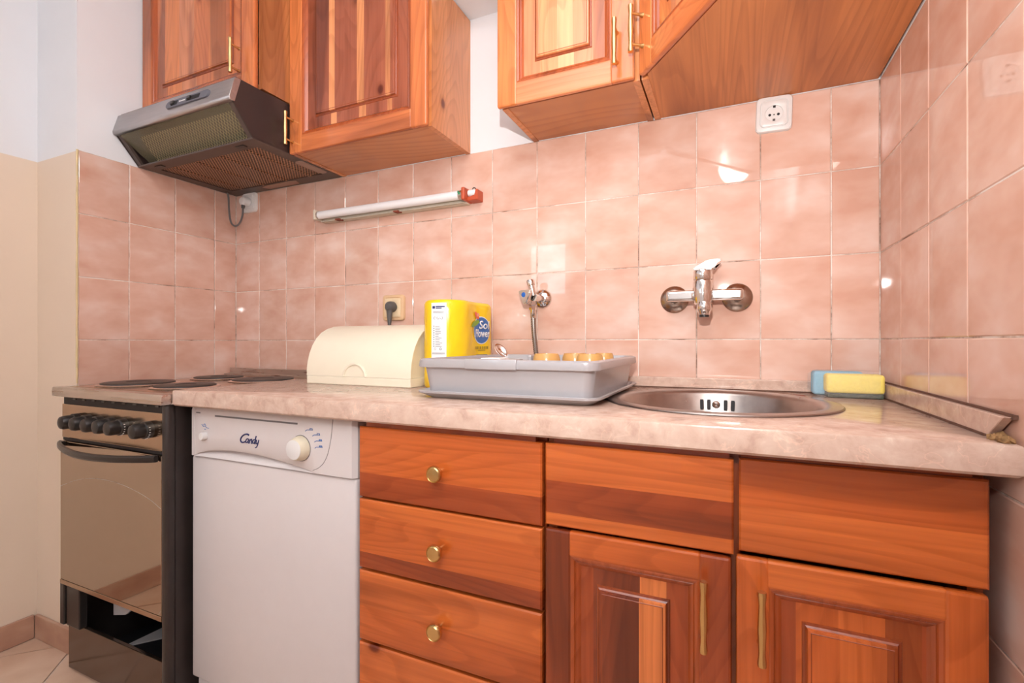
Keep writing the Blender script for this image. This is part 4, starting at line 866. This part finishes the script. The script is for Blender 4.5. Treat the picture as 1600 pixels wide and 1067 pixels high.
def cup(x, y, r, h, label):
    t = thing('cup', label, 'cup', (x, y, CT + 0.012), 'upturned amber cups in the dish drainer')
    z0 = CT + 0.0118
    M().lathe([(r * 0.98, 0), (r * 1.06, 0.004), (r * 1.06, h * 0.55), (r * 1.02, h - 0.012), (r * 0.96, h - 0.004), (r * 0.90, h), (r * 0.72, h), (r * 0.68, h - 0.003), (0.001, h - 0.003)], (x, y, z0), n=32).build('bowl', AMBER, t, True)
    M().lathe([(r * 0.70, h - 0.004), (r * 0.72, h + 0.0015), (r * 0.88, h + 0.0015), (r * 0.92, h - 0.002)], (x, y, z0), n=32).build('foot_ring', AMBER, t, True)
cup(1.474, -0.235, 0.0335, 0.0810, 'upturned amber cup nearest the tray divider, leftmost in the drainer')
cup(1.585, -0.235, 0.0315, 0.0810, 'upturned amber cup in front, near the right side of the drainer')
cup(1.520, -0.142, 0.0330, 0.0800, 'upturned amber cup half hidden in the back row of the drainer')
cup(1.600, -0.152, 0.0240, 0.0815, 'small upturned amber cup at the back right of the drainer')
sp = thing('spoon', 'steel spoon leaning in the dish drainer with its bowl up', 'spoon', (1.36, -0.30, CT + 0.012))
m = M(); m.tube([(1.402, -0.330, CT + 0.014), (1.386, -0.300, 0.930), (1.372, -0.276, 0.952)], [0.003, 0.0028, 0.0032], 8); m.build('handle', CHROME, sp, True)
xs_ = Matrix.Translation((1.358, -0.262, 0.969)) @ Matrix.Rotation(0.85, 4, 'Y') @ Matrix.Rotation(0.5, 4, 'X')
m = M(xs_); m.grid(lambda u, v: (0.022 * v * math.cos(2 * PI * u), 0.015 * v * math.sin(2 * PI * u), 0.006 * v * v), 20, 5); m.build('bowl', CHROME, sp, True, solid=0.001)

# ================================================================== WALL TAP
tp = thing('wall_mixer_tap', 'chrome wall-mounted lever mixer tap above the sink', 'tap', (1.831, 0, 1.11))
for x in (1.757, 1.911):
    M().lathe([(0.0365, 0.0005), (0.0365, 0.003), (0.033, 0.007), (0.022, 0.0125), (0.0155, 0.0145)], (x, 0, 1.108), (0, -1, 0), n=36).build('flange', DULLCHROME, tp, True)
    M().cyl((x, -0.012, 1.108), (x, -0.042, 1.112), 0.0125, n=20).build('union', CHROME, tp, True)
for x0, x1 in ((1.742, 1.812), (1.849, 1.924)):
    a_ = M().box(x0, x1, -0.064, -0.036, 1.098, 1.126, 0.006, 3).build('arm', CHROME, tp, True)
    M().box(x0 + 0.007, x1 - 0.007, -0.0655, -0.0635, 1.104, 1.120, 0.0008).build('arm_inset', CHROME, a_)
M().lathe([(0.0180, 0), (0.0225, 0.004), (0.0242, 0.02), (0.0242, 0.058), (0.0225, 0.062)], (1.831, -0.055, 1.088), n=32).build('body', CHROME, tp, True)
M().lathe([(0.0228, 0), (0.0234, 0.001), (0.0234, 0.021), (0.022, 0.025), (0.001, 0.0255)], (1.831, -0.055, 1.1508), n=32).build('cartridge_cap', CHROME, tp, True)
m = M(); m.prism([(1.8075, 1.1745), (1.812, 1.182), (1.842, 1.1985), (1.870, 1.2005), (1.876, 1.1975), (1.858, 1.183), (1.8545, 1.1745)], -0.0785, -0.0315, 'y', bev=0.003, seg=2); m.build('lever', CHROME, tp, True)
m = M(); m.tube([(1.832, -0.055, 1.092), (1.834, -0.072, 1.084), (1.8355, -0.092, 1.0795), (1.8365, -0.108, 1.0750)], [0.0120, 0.0125, 0.0128, 0.0122], 20, 2) if False else m.tube([(1.832, -0.055, 1.090), (1.834, -0.075, 1.084), (1.836, -0.098, 1.079)], [0.012, 0.0125, 0.0130], 20)
m.build('spout', CHROME, tp, True)
M().lathe([(0.0155, 0.014), (0.0178, 0.006), (0.0178, -0.006), (0.0140, -0.013), (0.0132, -0.018)], (1.836, -0.098, 1.078), n=24).build('nozzle', CHROME, tp, True)
M().lathe([(0.0115, 0), (0.0118, 0.006), (0.0105, 0.0065)], (1.836, -0.098, 1.0545), n=24).build('aerator', BLACKPL, tp, True)

# ================================================================== ANGLE VALVE
av = thing('angle_valve', 'chrome angle valve with blue-dotted handle and braided hose', 'valve', (1.366, 0, 1.12))
M().lathe([(0.0300, 0.0005), (0.0300, 0.002), (0.026, 0.008), (0.016, 0.014), (0.010, 0.016)], (1.375, 0, 1.124), (0, -1, 0), n=36).build('flange', CHROME, av, True)
M().cyl((1.375, -0.010, 1.124), (1.368, -0.058, 1.124), 0.0115, 0.0125, n=20).build('body', CHROME, av, True)
M().lathe([(0.0130, 0), (0.0130, 0.012), (0.0115, 0.014), (0.0115, 0.026)], (1.364, -0.050, 1.114), (-0.03, 0, -1), n=6).build('hose_nut', CHROME, av)
M().lathe([(0.0085, 0), (0.0085, 0.022), (0.007, 0.024)], (1.364, -0.050, 1.088), (0, 0, -1), n=16).build('ferrule', CHROME, av, True)
M().tube([(1.364, -0.050, 1.075), (1.365, -0.049, 1.03), (1.369, -0.044, 0.98), (1.372, -0.036, 0.93), (1.374, -0.032, 0.885)], 0.0072, 12, 2).build('hose', BRAID, av, True)
M().lathe([(0.0095, 0), (0.0095, 0.030), (0.0115, 0.032), (0.0125, 0.044), (0.010, 0.048), (0.001, 0.049)], (1.366, -0.052, 1.130), (-0.20, -0.10, 1), n=20).build('stem', CHROME, av, True)
xh = Matrix.Translation((1.351, -0.068, 1.126)) @ Matrix.Rotation(-0.35, 4, 'Z') @ Matrix.Rotation(0.12, 4, 'Y')
m = M(xh); m.prism([(-0.032, 0.012), (-0.028, 0.017), (0.014, 0.022), (0.019, 0.017), (0.006, -0.020), (-0.004, -0.023), (-0.010, -0.020)], -0.007, 0.007, 'y', bev=0.003, seg=2); hh_ = m.build('handle', CHROME, av, True)
m = M(xh); m.lathe([(0.0075, 0), (0.0075, 0.0008), (0.001, 0.0014)], (-0.007, -0.0068, 0.005), (0, -1, 0), n=20); m.build('blue_dot', BLUEDOT, hh_, True)

# ================================================================== SPONGES
spk = thing('sponge_pack', 'yellow and blue kitchen sponges in clear wrap in the right corner', 'sponges', (2.13, -0.07, CT))
ys = M().box(2.089, 2.196, -0.114, -0.068, CT + 0.0105, 0.9225, 0.007, 3).build('yellow_sponge', SPONGEY, spk, True)
M().box(2.092, 2.193, -0.112, -0.070, CT + 0.0012, CT + 0.0105, 0.001).build('scourer', SCOUR, ys)
M().box(2.070, 2.168, -0.0645, -0.024, CT + 0.0012, 0.926, 0.007, 3).build('blue_sponge', SPONGEB, spk, True)
m = M(); rs = []
for k in range(13):
    t = k / 12; x = 2.0620 + t * 0.1360; e = 1 - 0.35 * (abs(2 * t - 1) ** 8); z1 = 0.928 + 0.0018 * math.sin(k * 2.1)
    cy_, cz_ = -0.0700, (CT + 0.929) / 2; hy, hz = 0.0495 * e, (0.930 - CT) / 2 * e - 0.0006
    rs.append([(x + 0.0014 * math.sin(j * 1.7 + k), cy_ + a * hy / 0.05 + 0.0011 * math.sin(j * 2.3 + k * 1.9), cz_ + b * hz / 0.03 + 0.0011 * math.sin(j * 1.3 + k * 2.7)) for j, (a, b) in enumerate(rr(0.1, 0.06, 0.008, 3))])
m.rings(rs, False, False); m.build('wrapping_film', CLINGW, spk, True)
